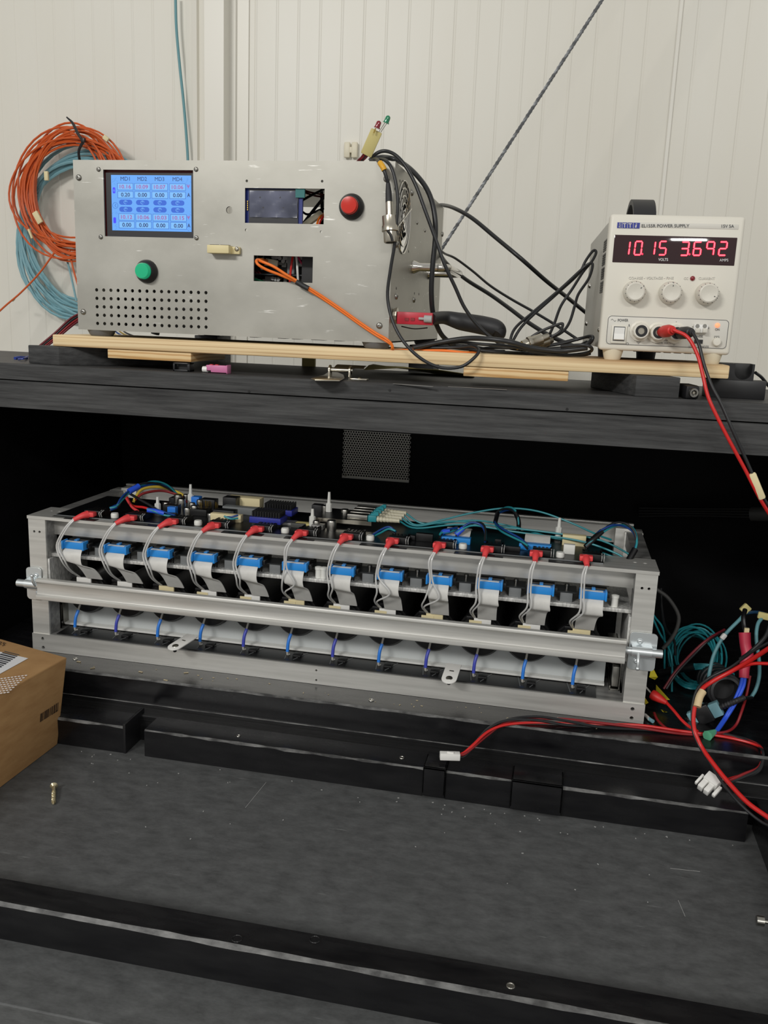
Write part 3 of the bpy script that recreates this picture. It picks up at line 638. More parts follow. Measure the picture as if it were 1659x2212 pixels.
MB().box(Q(435, 830, 1.06), (.009, .01, .024)).build('inner_connector', 'grey_plastic', box); MB().box(Q(555, 870, 1.055), (.014, .012, .055)).build('inner_relay', 'black_plastic', box)
MB().box(Q(225, 925, 1.08), (.012, .012, .02)).build('inner_relay', 'black_plastic', box)
wires([Q(440, 775, 1.05), Q(428, 850, 1.048), Q(418, 960, 1.05)], .0014, 'red_wire', 'inner_wire'); wires([Q(465, 775, 1.05), Q(472, 860, 1.047), Q(478, 965, 1.05)], .0014, 'white_plastic', 'inner_wire')
wires([Q(475, 775, 1.06), Q(500, 820, 1.058), Q(525, 845, 1.06)], .0013, 'pink_wire', 'inner_wire'); wires([Q(165, 940, 1.05), Q(210, 950, 1.05), Q(250, 965, 1.06)], .0013, 'green_wire', 'inner_wire')
wires([Q(165, 880, 1.07), Q(200, 910, 1.07), Q(260, 960, 1.08)], .001, 'wine_wire', 'inner_wire'); wires([Q(190, 880, 1.07), Q(215, 905, 1.07), Q(280, 960, 1.08)], .001, 'red_dark', 'inner_wire')
MB().bb(BX0+.015, -.42, 1.10, 1.104, BZ0+.002, BZ0+.075).build('inner_shield', 'pcb_black', box)
MB().bb(-.515, -.44, 1.06, 1.095, BZ0+.002, BZ0+.058).build('inner_supply', 'alu_dull', box)
# round push buttons
def button(p, lens, name, r, parent):
    b_ = MB().lathe([(0, r*1.0), (.0035, r*.98), (.008, r*.84), (.0095, r*.76), (.0095, r*.70), (.004, r*.70)], p, (0, -1, 0), 36).build(name, 'black_plastic', parent)
    MB().lathe([(.003, r*.69), (.0135, r*.67), (.0150, r*.60), (.0155, r*.3), (.0156, .0001)], p, (0, -1, 0), 36).build('lens', lens, b_)
    return b_
lab(button(U1(738, 1105), 'green_lens', 'push_button', .0140, box), 'green lit push button'); lab(button(U2(862, 420), 'red_lens', 'push_button', .0145, box), 'red push button')
# ivory slide connector screwed to the panel
p, q = U1(1315, 890), U1(1580, 930)
ic = MB().bb(p.x, U1(1510, 0).x, BY-.014, BY, q.z-.003, p.z+.002).build('slide_socket', 'ivory', box, bev=.0006)
MB().bb(U1(1330, 0).x, U1(1410, 0).x, BY-.011, BY-.004, p.z+.0019, p.z+.0026).build('slot', 'dark_plastic', ic); MB().bb(U1(1425, 0).x, U1(1500, 0).x, BY-.011, BY-.004, p.z+.0019, p.z+.0026).build('slot', 'dark_plastic', ic)
MB().bb(U1(1508, 0).x, U1(1582, 0).x, BY-.005, BY, q.z-.003, p.z+.001).build('ear', 'ivory', ic, bev=.0008); screw(U1(1555, 908)+V((0, -.005, 0)), .0028, ic, m='nickel')
p = U1(1635, 262)
# side: fan grille, handle, screws
fan = MB().lathe([(-.010, FR*.98), (-.009, FR*.98)], (BX1-.002, FC.y, FC.z), (1, 0, 0), 36).build('fan', 'black_inner', box)
mb = MB()
for k in range(7):
    a = 2*math.pi*k/7; d = V((0, math.cos(a), math.sin(a))); e = V((0, -math.sin(a), math.cos(a))); c = V((BX1-.008, FC.y, FC.z))
    mb.sheet([[c+d*(.012+.026*i/3)+e*(.002+.010*j/2)*(1+i*.3)+V((.004*j/2, 0, 0)) for j in range(3)] for i in range(4)], .0008)
mb.build('fan_blades', 'black_inner', fan)
for r in (.008, .0165, .025, .0335, .0415): MB().torus((BX1+.0010, FC.y, FC.z), (1, 0, 0), r, .0008, 40, 6).build('guard_ring', 'chrome', fan)
mb = MB()
for a in (20,): d = V((0, math.cos(math.radians(a)), math.sin(math.radians(a)))); mb.cyl(V((BX1+.0020, FC.y, FC.z))-d*.044, V((BX1+.0020, FC.y, FC.z))+d*.044, .0009, n=6)
mb.build('guard_spoke', 'chrome', fan)
S5 = lambda X, Y: atx(820+X/3.19, 300+Y/3.19, BX1)
for X, Y, r in ((222, 370, .0042), (115, 725, .0042), (258, 578, .0025), (312, 632, .0025), (235, 1108, .004), (113, 1085, .004), (430, 657, .004)): screw(S5(X, Y), r, box, (1, 0, 0))
mb = MB()
for X, Y in ((140, 290), (103, 345), (200, 775), (115, 1030), (270, 1070), (240, 1065)): mb.lathe([(0, .0016), (.0003, .0016)], S5(X, Y), (1, 0, 0), 10)
mb.build('rivet_hole', 'dark_plastic', box)
ha = S5(225, 868); hb = S5(335, 940); zz = (ha.z+hb.z)/2
mb = MB()
for h in (ha, hb): mb.lathe([(0, .0085), (.003, .0085), (.010, .0052), (.034, .0052)], (BX1, h.y, zz), (1, 0, 0), 20)
mb.tube([(BX1+.034+.012*math.sin(math.radians(a)), ha.y+.012-.012*math.cos(math.radians(a)), zz) for a in range(0, 91, 15)]+[(BX1+.034+.012*math.cos(math.radians(a)), hb.y-.012+.012*math.sin(math.radians(a)), zz) for a in range(0, 91, 15)], .0052, 16, smooth=False)
mb.build('side_handle', 'chrome', box)
# things poking out below the box
mb = MB()
for X in (950, 1065, 1182, 1240, 1340, 1415, 1320):
    p = at(X/1.929, 744, 1.30); mb.bb(p.x-.006, p.x+.006, 1.29, 1.31, BZ0-.0065, BZ0)
mb.build('underside_nut', 'dark_plastic', box)
MB().cyl(at(335, 722, 1.2), at(337, 712, 1.2)+V((0, 0, 0)), .006).build('underside_post', 'grey_plastic', box)

# ================================================================== power supply
PR = V((.0305, BY+.002, PT)); PRZ = math.radians(3)
psu = thing('power_supply', 'grey bench power supply with red digits and three knobs', 'power supply', PR, rz=PRZ)
PX = V((math.cos(PRZ), math.sin(PRZ), 0)); PN = V((math.sin(PRZ), -math.cos(PRZ), 0))   # right, outward
WORLD[psu.name] = V((0, 0, 0))
def L3(X, Y, dep=0.0):  # pixel in the close view -> local (u, v) on the front face, dep outward
    p = atp(1200+X/3.615, 420+Y/3.615, PR+PN*dep, PN)-PR
    return (p.dot(PX), p.z)
u0, v0 = L3(330, 1225); u1, v1 = L3(1468, 170)
u0 = min(L3(440, 165)[0], L3(345, 1100)[0]); u1 = L3(1440, 600)[0]; v0 = .0105; v1 = L3(900, 160)[1]
DP = .30
def P(mb, name, m, parent=psu, **k): return mb.build(name, m, parent, local=True, **k)
P(MB().bb(u0+.002, u1-.002, .016, DP, v0+.002, v1-.004), 'case', 'psu_case', bev=.0015)
P(MB().bb(u0, u1, 0, .017, v0, v1), 'bezel', 'psu_bezel', bev=.0038, seg=3)
def flat(p, q, y0, y1, **k):
    return MB().bb(p[0], q[0], y0, y1, q[1], p[1])
ls = P(flat(L3(480, 212), L3(1428, 275), -.0004, .001), 'name_plate', 'psu_label', bev=.0003)
fnP = lambda dep: (lambda X, Y: (lambda q: V((q[0], -dep, q[1])))(L3(X, Y)))
bl = P(flat(L3(484, 218), L3(655, 266), -.0007, 0), 'badge', 'psu_blue')
mb = MB(); put_text(mb, 'T', fnP(.0012), 526, 260, 552, 226, bold=.02); put_text(mb, 'T', fnP(.0012), 569, 261, 595, 227, bold=.02); put_text(mb, 'i', fnP(.0012), 622, 260, 634, 228, slant=6)
f = fnP(.0012)
for X in (517, 560, 605): mb.add([f(X, 219), f(X+3, 219), f(X+3, 266), f(X, 266)], [(0, 1, 2, 3)])
vs, fs = text_mesh('Aim'); xs = [p.x for p in vs]; ys = [p.y for p in vs]
mb.add([f(508-(p.y-min(ys))/(max(ys)-min(ys))*16, 262-(p.x-min(xs))/(max(xs)-min(xs))*40) for p in vs], fs)
P(mb, 'badge_lettering', 'psu_label', bl, smooth=False, flip=False)
mb = MB(); put_text(mb, 'EL155R POWER SUPPLY', fnP(.0009), 672, 258, 1044, 233, bold=.008); put_text(mb, '15V 5A', fnP(.0009), 1296, 261, 1393, 236, bold=.008); P(mb, 'lettering', 'psu_text', ls, smooth=False, flip=False)
# display window with seven-segment digits
wn = P(flat(L3(462, 314), L3(1395, 558), -.0006, .001), 'display_window', 'smoke_window', bev=.0006)
SEG = {'0': 'abcdef', '1': 'bc', '2': 'abged', '3': 'abgcd', '5': 'afgcd', '6': 'afgcde', '9': 'abcfg'}
mb = MB(); mc = MB()
def digit(ch, xc, yt, yb, wd):
    f = fnP(.0014); g = fnP(.0017); h = yb-yt; sl = .13
    def pt(a, b, fn): # a 0..1 across, b 0..1 down
        return fn(xc+(a-.5)*wd+(.5-b)*h*sl, yt+b*h)
    sg = {'a': (0, 0, 1, 0), 'b': (1, 0, 1, .5), 'c': (1, .5, 1, 1), 'd': (0, 1, 1, 1), 'e': (0, .5, 0, 1), 'f': (0, 0, 0, .5), 'g': (0, .5, 1, .5)}
    for s_ in SEG[ch]:
        a0, b0, a1, b1 = sg[s_]
        for fn, t_, M_ in ((f, .125, mb), (g, .045, mc)):
            if b0 == b1:
                ty = t_*wd/h; M_.add([pt(a0+.1, b0-ty, fn), pt(a1-.1, b0-ty, fn), pt(a1-.02, b0, fn), pt(a1-.1, b0+ty, fn), pt(a0+.1, b0+ty, fn), pt(a0+.02, b0, fn)], [(0, 1, 2, 3, 4, 5)])
            else:
                e_ = .06; M_.add([pt(a0-t_, b0+e_, fn), pt(a0, b0+.015, fn), pt(a0+t_, b0+e_, fn), pt(a0+t_, b1-e_, fn), pt(a0, b1-.015, fn), pt(a0-t_, b1-e_, fn)], [(0, 1, 2, 3, 4, 5)])
for ch, xc in (('1', 550), ('0', 645), ('1', 748), ('5', 836)): digit(ch, xc, 368, 472, 52)
for ch, xc in (('3', 1008), ('6', 1106), ('9', 1207), ('2', 1305)): digit(ch, xc, 372, 476, 56)
f = fnP(.0014)
for X, Y in ((676, 466), (1044, 468)): q = circle(X, Y, 8, 10); mb.add([f(*k) for k in q], [tuple(range(10))])
P(mb, 'digit_segments', 'seg_red', wn, smooth=False, flip=False); P(mc, 'digit_cores', 'seg_core', wn, smooth=False, flip=False)
mb = MB(); put_text(mb, 'VOLTS', fnP(.0010), 802, 520, 878, 498, bold=.01); put_text(mb, 'AMPS', fnP(.0010), 1279, 524, 1348, 503); P(mb, 'lettering', 'window_print', wn, smooth=False, flip=False)
# embossed words and knobs
mb = MB(); put_text(mb, 'COARSE - VOLTAGE - FINE', fnP(.0009), 570, 660, 920, 640); put_text(mb, 'CC', fnP(.0009), 1002, 664, 1034, 645); put_text(mb, 'CURRENT', fnP(.0009), 1116, 664, 1243, 644)
P(mb, 'embossed_lettering', 'psu_emboss', smooth=False, flip=False)
mb = MB(); put_text(mb, 'COARSE - VOLTAGE - FINE', fnP(.0003), 572, 664, 922, 643, bold=.015); put_text(mb, 'CC', fnP(.0003), 1004, 667, 1036, 648, bold=.015); put_text(mb, 'CURRENT', fnP(.0003), 1118, 667, 1245, 647, bold=.015); P(mb, 'lettering_shade', 'psu_case', smooth=False, flip=False)  # darker copy set down and right paints the shade of the raised words
for (X, Y), ang in (((612, 762), 55), ((892, 768), 5), ((1178, 776), 118)):
    u, v = L3(X, Y); pr = [(0, .0118), (.002, .0122), (.006, .0116), (.012, .0106), (.0145, .0098), (.0152, .0085), (.0146, .0060), (.0140, .0001)]
    kn = P(MB().lathe(pr, (u, 0, v), (0, -1, 0), 40), 'knob', 'psu_knob')
    mb = MB()
    for k in range(14):
        a = 2*math.pi*k/14; d = V((math.sin(a), 0, math.cos(a))); mb.bar(V((u, -.0147, v))+d*.0084, V((u, -.0130, v))+d*.0108, .0005, .0007, (0, -1, 0))
    P(mb, 'knob_ridge', 'psu_text', kn, smooth=False)
    a = math.radians(ang); d = V((math.sin(a), 0, math.cos(a))); P(MB().bar(V((u, -.0150, v))+d*.0062, V((u, -.0142, v))+d*.0105, .0008, .0006, (0, -1, 0)), 'knob_pointer', 'psu_text', kn)
u, v = L3(1070, 656); P(MB().lathe([(0, .0026), (.001, .0026), (.0022, .0016), (.0025, .0001)], (u, 0, v), (0, -1, 0), 18), 'warning_lamp', 'led_red')
# lower panel
lp = P(flat(L3(412, 948), L3(1330, 1205), -.0004, .001), 'terminal_panel', 'psu_label', bev=.0003)
a, b2 = L3(412, 946), L3(1330, 1207); mb = MB(); t_ = .0005
o_, i_ = rrect(a[0], b2[0], b2[1], a[1], .004), rrect(a[0]+t_, b2[0]-t_, b2[1]+t_, a[1]-t_, .0036); n = len(o_)
mb.add([(x, -.0006, y) for x, y in o_]+[(x, -.0006, y) for x, y in i_], [(k, (k+1) % n, n+(k+1) % n, n+k) for k in range(n)]); P(mb, 'panel_outline', 'psu_text', lp, smooth=False, flip=False)
mb = MB(); F = fnP(.0010)
put_text(mb, 'POWER', F, 486, 993, 567, 972, bold=.008); put_text(mb, '|', F, 571, 1032, 577, 1014); put_text(mb, 'O', F, 550, 1175, 570, 1156); put_text(mb, 'ON', F, 1245, 1064, 1279, 1045, bold=.008)
put_text(mb, 'SENSE', F, 1075, 1118, 1150, 1100); put_text(mb, 'LOCAL', F, 1040, 1198, 1100, 1180); put_text(mb, 'REMOTE', F, 1112, 1200, 1196, 1182); put_text(mb, '300Vdc max to', F, 778, 1166, 905, 1150)
put_text(mb, '-', F, 790, 1003, 810, 998, bold=.02); put_text(mb, '+', F, 932, 1012, 952, 992, bold=.01); put_text(mb, '- - -', F, 1237, 1118, 1278, 1114, bold=.02); put_text(mb, '_', F, 1237, 1109, 1278, 1106, bold=.02); put_text(mb, '+', F, 1184, 1052, 1200, 1036); put_text(mb, '-', F, 1066, 1036, 1076, 1032)
for k in range(10):
    x0_, x1_ = 432+k*4, 436+k*4; g = lambda x: 982+8*math.sin((x-432)/40*-2*math.pi); mb.add([F(x0_, g(x0_)-1.5), F(x1_, g(x1_)-1.5), F(x1_, g(x1_)+1.5), F(x0_, g(x0_)+1.5)], [(0, 1, 2, 3)])
for X, Y in ((647, 1150), (924, 1162)):
    for dx, w_, dy in ((0, 2, -16), ): mb.add([F(X-1, Y-18), F(X+1, Y-18), F(X+1, Y), F(X-1, Y)], [(0, 1, 2, 3)])
    for q, hw in ((0, 17), (7, 11), (14, 5)): mb.add([F(X-hw, Y+q), F(X+hw, Y+q), F(X+hw, Y+q+2.4), F(X-hw, Y+q+2.4)], [(0, 1, 2, 3)])
for pts in (((855, 1112), (838, 1143)), ((838, 1143), (873, 1143)), ((873, 1143), (855, 1112)), ((855, 1122), (855, 1136))):
    (xa, ya), (xb, yb) = pts; dx, dy = xb-xa, yb-ya; Ln = math.hypot(dx, dy); nx, ny = -dy/Ln*1.3, dx/Ln*1.3; mb.add([F(xa+nx, ya+ny), F(xb+nx, yb+ny), F(xb-nx, yb-ny), F(xa-nx, ya-ny)], [(0, 1, 2, 3)])
P(mb, 'lettering', 'psu_text', lp, smooth=False, flip=False)
sw = P(flat(L3(440, 1020), L3(547, 1165), -.0022, .0), 'rocker_switch', 'psu_bezel', bev=.0006)
a, b2 = L3(460, 1036), L3(530, 1140); mb = MB(); zm = (a[1]+b2[1])/2
mb.prism([(a[0], -.0022, a[1]), (a[0], -.0034, a[1]-.001), (a[0], -.0030, zm), (a[0], -.0060, b2[1]+.001), (a[0], -.0022, b2[1])], (b2[0]-a[0], 0, 0)); P(mb, 'rocker', 'white_plastic', sw, ang=20)
a, b2 = L3(455, 1030), L3(534, 1146); P(MB().bb(a[0], b2[0], -.0024, -.0021, b2[1], a[1]), 'rocker_gap', 'psu_text', sw)
terms = []
for X, Y in ((660, 1066), (795, 1078), (935, 1082)):
    u, v = L3(X, Y); terms.append((u, v))
    tm = P(MB().lathe([(0, .0118), (.0025, .0116), (.0035, .0092), (.0115, .0086), (.0125, .0078), (.0125, .0050), (.006, .0050)], (u, 0, v), (0, -1, 0), 12), 'terminal', 'psu_bezel', ang=25)
    P(MB().lathe([(.008, .0066), (.0128, .0064), (.0128, .0036), (.008, .0036)], (u, 0, v), (0, -1, 0), 20), 'terminal_ring', 'black_plastic', tm); P(MB().cyl((u, -.009, v), (u, -.0105, v), .0036), 'terminal_contact', 'nickel', tm)
a, b2 = L3(1078, 1014), L3(1178, 1082); ss = P(MB().bb(a[0], b2[0], -.006, 0, b2[1], a[1]), 'sense_connector', 'white_plastic', bev=.0004)
for X in (1100, 1157): u, v = L3(X, 1028); P(MB().lathe([(.006, .0022), (.0064, .0022)], (u, 0, v), (0, -1, 0), 12), 'sense_screw', 'steel', ss); a, b2 = L3(X-15, 1044), L3(X+15, 1080); P(MB().bb(a[0], b2[0], -.0085, -.006, b2[1], a[1]), 'sense_lever', 'psu_knob', ss, bev=.0003)
a, b2 = L3(1085, 1132), L3(1146, 1166); P(MB().bb(a[0], b2[0], -.0014, 0, b2[1], a[1]), 'slide_switch', 'black_plastic')
u, v = L3(1264, 1022); P(MB().lathe([(0, .0026), (.001, .0026), (.0018, .0018), (.002, .0001)], (u, 0, v), (0, -1, 0), 16), 'power_lamp', 'led_amber')
u, v = L3(1255, 1152); P(MB().lathe([(0, .0044), (.004, .0044), (.0048, .0036), (.005, .0001)], (u, 0, v), (0, -1, 0), 20), 'output_button', 'psu_bezel')
# feet, handle, vents, underside studs
for x in (u0+.017, u1-.017): P(MB().lathe([(0, .0085), (.002, .0095), (v0+.004, .0125)], (x, .013, 0), (0, 0, 1), 24), 'foot', 'psu_foot')
for x in (u0+.02, u1-.075): P(MB().lathe([(0, .011), (v0+.004, .0125)], (x, .105, 0), (0, 0, 1), 20), 'foot', 'black_rubber')
mb = MB(); xh = (L3(690, 100)[0]+L3(850, 100)[0])/2; hw = (L3(850, 100)[0]-L3(690, 100)[0])/2+.002
pts = [(xh, .07+.10*k/14, v1-.006+.034*math.sin(math.pi*k/14)**.5) for k in range(15)]
mb.sheet([[(xh+hw*(j/4-.5)*2, p[1], p[2]) for j in range(5)] for p in pts], .006); P(mb, 'carry_handle', 'black_rubber')
mb = MB()
for k in range(4):
    for j in range(5): zz = v1-.0225-k*.0155-j*.0026; mb.bb(u0+.0014, u0+.0022, .028+.0, .028+.045, zz-.0018, zz)
P(mb, 'side_vent', 'dark_plastic')
for y, zz in ((.24, v1-.065), (.24, v0+.03), (.022, v0+.022)): mb = MB(); mb.ball((u0+.002, y, zz), .0035, h=1); P(mb, 'case_screw', 'chrome')
mb = MB()
for k in range(7): x = u0+.045+k*.0115; mb.bb(x, x+.007, .05, .06, v0-.0015, v0+.003)
P(mb, 'underside_stud', 'dark_plastic')

# ------------------------------------------------------------------ output leads hanging from the terminals
def world(u, y, v): return PR + PX*u - PN*y + V((0, 0, v))
def plug_lead(term, m_plug, m_wire, label, pts, r):
    u, v = term; root = world(u, -.012, v)
    t = thing('test_lead', label, 'lead', root, 'output leads')
    a, b2 = pts[0], pts[1]
    d = (b2-a).normalized(); L_ = (b2-a).length
    MB().lathe([(-.004, .0052), (L_*.15, .0066), (L_*.55, .0066), (L_*.85, .0048), (L_*.88, .0034), (L_, .0030)], a, d, 24).build('plug', m_plug, t)
    MB().tube(pts[1:], r, 10).build('wire', m_wire, t)
    return t
G = lambda px, py, y: at(px, py, y)
tr = plug_lead(terms[1], 'plug_red', 'red_wire', 'red test lead plugged into the power supply, draped over the shelf', [world(terms[1][0]+.004, -.013, terms[1][1]+.001), G(1455, 713, .992), G(1485, 728, .985), G(1506, 765, .978), G(1517, 805, .972), G(1530, 858, .965), G(1553, 908, .962), G(1580, 960, .962), G(1610, 1015, .965), G(1625, 1045, .966), G(1645, 1083, .97), G(1668, 1120, .98)], .0019)
tb = plug_lead(terms[2], 'black_rubber', 'cable_black', 'black test lead plugged into the power supply, draped over the shelf', [world(terms[2][0]+.003, -.013, terms[2][1]), G(1496, 718, .990), G(1510, 745, .982), G(1520, 785, .976), G(1537, 833, .97), G(1558, 873, .966), G(1583, 930, .962), G(1608, 985, .964), G(1628, 1030, .966), G(1646, 1070, .97), G(1668, 1105, .98)], .0018)
d = G(1647, 1078, .969)-G(1624, 1022, .965); a = G(1624, 1022, .965)
mb = MB(); mb.bar(a, a+d, .0075, .0055, (0, -1, 0)); lab(mb.build('tape_wrap', 'masking_light', tr, bev=.002), 'cream tape wrap')

# ================================================================== detector frame in the lower bay
FY, FX0, FX1 = 1.05, -.7035, .1268
ZT, ZR = z(-.2750), z(-.4434)
det = thing('detector_frame', 'aluminium detector frame with circuit boards sitting on the cabinet ledge', 'frame', (-.29, 1.17, ZL))
BK = 1.30
# top strip, recessed rails, posts
def strip_with_holes(x0, x1, y0, y1, z1, th, hl, name, m):
    vs, fs = curve_plate(rect(x0, x1, y0, y1), hl, th); mb = MB(); mb.add([(p.x, p.y, z1-th/2+p.z) for p in vs], fs); return mb.build(name, m, det, smooth=False)
hl = [circle(FX0+dx, 1.085, .0025, 12) for dx in (.014, .026)] + [circle(FX1-dx, 1.085, .0025, 12) for dx in (.014, .026)]
strip_with_holes(FX0, FX1, FY-.001, 1.108, ZT, .0042, hl, 'top_strip', 'aluminium')
zt = ZT-.0042; zrb = z(-.3045)
MB().bb(FX0+.026, FX1-.026, FY+.022, FY+.026, zrb, zt).build('top_rail', 'aluminium', det, bev=.0004)
for s_, x0 in ((0, FX0+.001), (1, FX1-.0265)):
    hp = [circle(x0+dx, zz, .0017, 12) for dx in (.0085, .0165) for zz in (z(-.297),)]
    vs, fs = curve_plate(rect(x0, x0+.0255, ZR, zt), hp, .003); mb = MB(); mb.add([(p.x, FY+.0015+p.z, p.y) for p in vs], fs)
    po = mb.build('post', 'aluminium', det, smooth=False)
    mb = MB(); mb.bb(x0, x0+.003, FY+.003, FY+.030, ZR, zt); mb.bb(x0+.0225, x0+.0255, FY+.003, FY+.030, ZR, zt); mb.bb(x0, x0+.0255, FY+.027, FY+.030, ZR, zt); mb.build('post_wall', 'alu_dull', po)
    MB().bb(x0, x0+.0255, BK-.028, BK, ZL+.001, zt).build('rear_post', 'aluminium', det, bev=.0005)
    MB().bb(x0+.002, x0+.024, FY+.03, BK-.028, ZL+.001, ZL+.022).build('side_rail', 'alu_dull', det); MB().bb(x0+.002, x0+.024, FY+.03, BK-.028, zt-.02, zt).build('side_rail', 'alu_dull', det)
    MB().bb(x0+(.0255 if s_ == 0 else -.003), x0+(.0285 if s_ == 0 else 0), FY+.002, FY+.10, z(-.392), z(-.3345)).build('end_plate', 'alu_cut', det, bev=.0004)
# bottom rail with screw holes
hl = [(FX0+.0165, z(-.4502)), (FX0+.0168, z(-.4632)), (FX1-.0145, z(-.4505)), (FX1-.0145, z(-.4625))]
hm = [(at(684, 1447, FY).x, at(684, 1447, FY).z), (at(684, 1468, FY).x, at(684, 1468, FY).z)]
vs, fs = curve_plate(rect(FX0+.0005, FX1, ZL+.0003, ZR), [circle(a, b2, .0024, 14) for a, b2 in hl]+[circle(a, b2, .0014, 12) for a, b2 in hm], .003)
mb = MB(); mb.add([(p.x, FY-.0005+p.z, p.y) for p in vs], fs); br = mb.build('bottom_rail', 'aluminium', det, smooth=False)
mb = MB(); mb.bb(FX0+.0005, FX1, FY+.001, FY+.027, ZR-.003, ZR); mb.bb(FX0+.0005, FX1, FY+.001, FY+.027, ZL+.0003, ZL+.003); mb.bb(FX0+.0005, FX1, FY+.024, FY+.027, ZL+.003, ZR-.003); mb.build('rail_wall', 'alu_dull', br)
MB().bb(FX0+.028, FX1-.028, FY+.027, FY+.075, ZR-.003, ZR-.001).build('base_plate', 'alu_dull', det)
# back rail: angle with top lip
bx0, bx1 = at(276, 1050, BK).x, at(1368, 1140, BK).x
MB().bb(bx0, bx1, BK, BK+.003, z(-.302), z(-.2735)).build('back_rail', 'aluminium', det); MB().bb(bx0, bx1, BK-.006, BK+.003, z(-.2745), z(-.2715)).build('back_rail_lip', 'aluminium', det, bev=.0005)
for xa in (bx0, bx1-.026): MB().bb(xa, xa+.026, BK-.022, BK-.0005, z(-.335), z(-.2755)).build('back_bracket', 'aluminium', det, bev=.0004)
# middle plate with white sawn front edge
MB().bb(FX0+.0265, FX1-.0265, 1.062, 1.20, z(-.3335), z(-.3288)).build('middle_plate', 'alu_cut', det, bev=.0003)
# frosted panel with lower lip, and end slides
px0, px1 = -.684, .079; YPN = 1.10; NT = 12
xd = [-.6427+.0622*i for i in range(NT)]
zdc = z(-.3918); RD = .0300
outl = [(px0, z(-.4385))]
vs, fs = curve_plate([(px0, z(-.4385)), (px1, z(-.4385)), (px1, zdc)]+[q for xx in xd[::-1] for q in [(xx+(RD+.0006)*math.cos(math.radians(a)), zdc-(RD+.0006)*math.sin(math.radians(a))) for a in range(0, 181, 10)]]+[(px0, zdc)], [], .003)
mb = MB(); mb.add([(p.x, YPN+p.z, p.y) for p in vs], fs); pn = mb.build('frosted_panel', 'frost_panel', det, smooth=False)
MB().bb(px0, px1, YPN-.012, YPN+.002, z(-.4412), z(-.4385)).build('panel_lip', 'frost_edge', pn, bev=.0003)
for s_, (X0, X1, Y0, Y1) in enumerate(((119, 137, 1300, 1349), (1318, 1341, 1432, 1492))):
    a = at(X0, (Y0+Y1)/2, 1.085); b2 = at(X1, (Y0+Y1)/2, 1.085); zt_, zb_ = at((X0+X1)/2, Y0, 1.085).z, at((X0+X1)/2, Y1, 1.085).z
    mb = MB(); mb.bb(a.x, b2.x, 1.085, 1.16, zb_, zb_+.002); mb.bb(a.x, a.x+.0016, 1.085, 1.16, zb_, zb_+.006); mb.bb(b2.x-.0016, b2.x, 1.085, 1.20, zb_, zt_); mb.bb(a.x, b2.x, 1.088, 1.20, zt_-.002, zt_)
    sl = mb.build('drawer_slide', 'steel', det, bev=.0003)
    MB().bb(a.x+.002, b2.x-.0025, 1.080, 1.19, zb_+.007, zt_-.003).build('slide_member', 'steel', sl, bev=.0012)
# lower black board
MB().bb(-.668, .068, 1.0525, 1.125, ZR, ZR+.0014).build('lower_board', 'pcb_black', det)
for i in range(NT):
    xx = xd[i]+.001; mb = MB()
    for k in (-1, 1): mb.bar((xx+k*.006, 1.058, ZR+.0015), (xx+k*.014+.004, 1.086, ZR+.0015), .0008, .0006)
    mb.build('board_trace', 'grey_plastic', det)
for px, py in ((246, 1361), (600, 1402), (787, 1423), (1181, 1472)): p = at(px, py, 1.12); MB().lathe([(0, .004), (.006, .004), (.007, .003)], (p.x, p.y, ZR+.0008), (0, 0, 1), 12).build('standoff_screw', 'white_nylon', det)
for i in range(NT): MB().bb(xd[i]+.003, xd[i]+.014, 1.066, 1.080, ZR+.0014, ZR+.0045).build('lower_header', 'dark_plastic', det, bev=.0005)
# white tab brackets on the bottom rail
for (a0, b0), (a1, b1) in (((416, 1374), (378, 1398)), ((981, 1436), (970, 1468))):
    p = at(a0, b0, FY+.004); q = at(a1, b1, FY-.028)
    d = (q-p).normalized(); sd_ = d.cross(V((0, 0, 1))).normalized()*.0095; up_ = sd_.cross(d).normalized()
    poly = [p-sd_, p+sd_]+[q+sd_*math.cos(math.radians(a))+d*.0095*math.sin(math.radians(a)) for a in range(0, 181, 20)]
    tb_ = MB().prism(poly, up_*.0016).build('tab_bracket', 'white_plastic', det, bev=.0003)
    MB().lathe([(0, .0044), (.0006, .004), (.001, .0015)], q-d*.001+up_*.0016, up_, 14).build('tab_screw', 'steel', tb_); MB().lathe([(0, .0030), (.006, .0022), (.0062, .001)], q+d*.001, -up_, 10).build('tab_screw_point', 'black_plastic', tb_)
    MB().bar(p+(q-p)*.5-sd_*.3+up_*.0017, p+(q-p)*.5+sd_*.3+up_*.0017, .002, .0004, up_).build('tab_slot', 'steel', tb_)
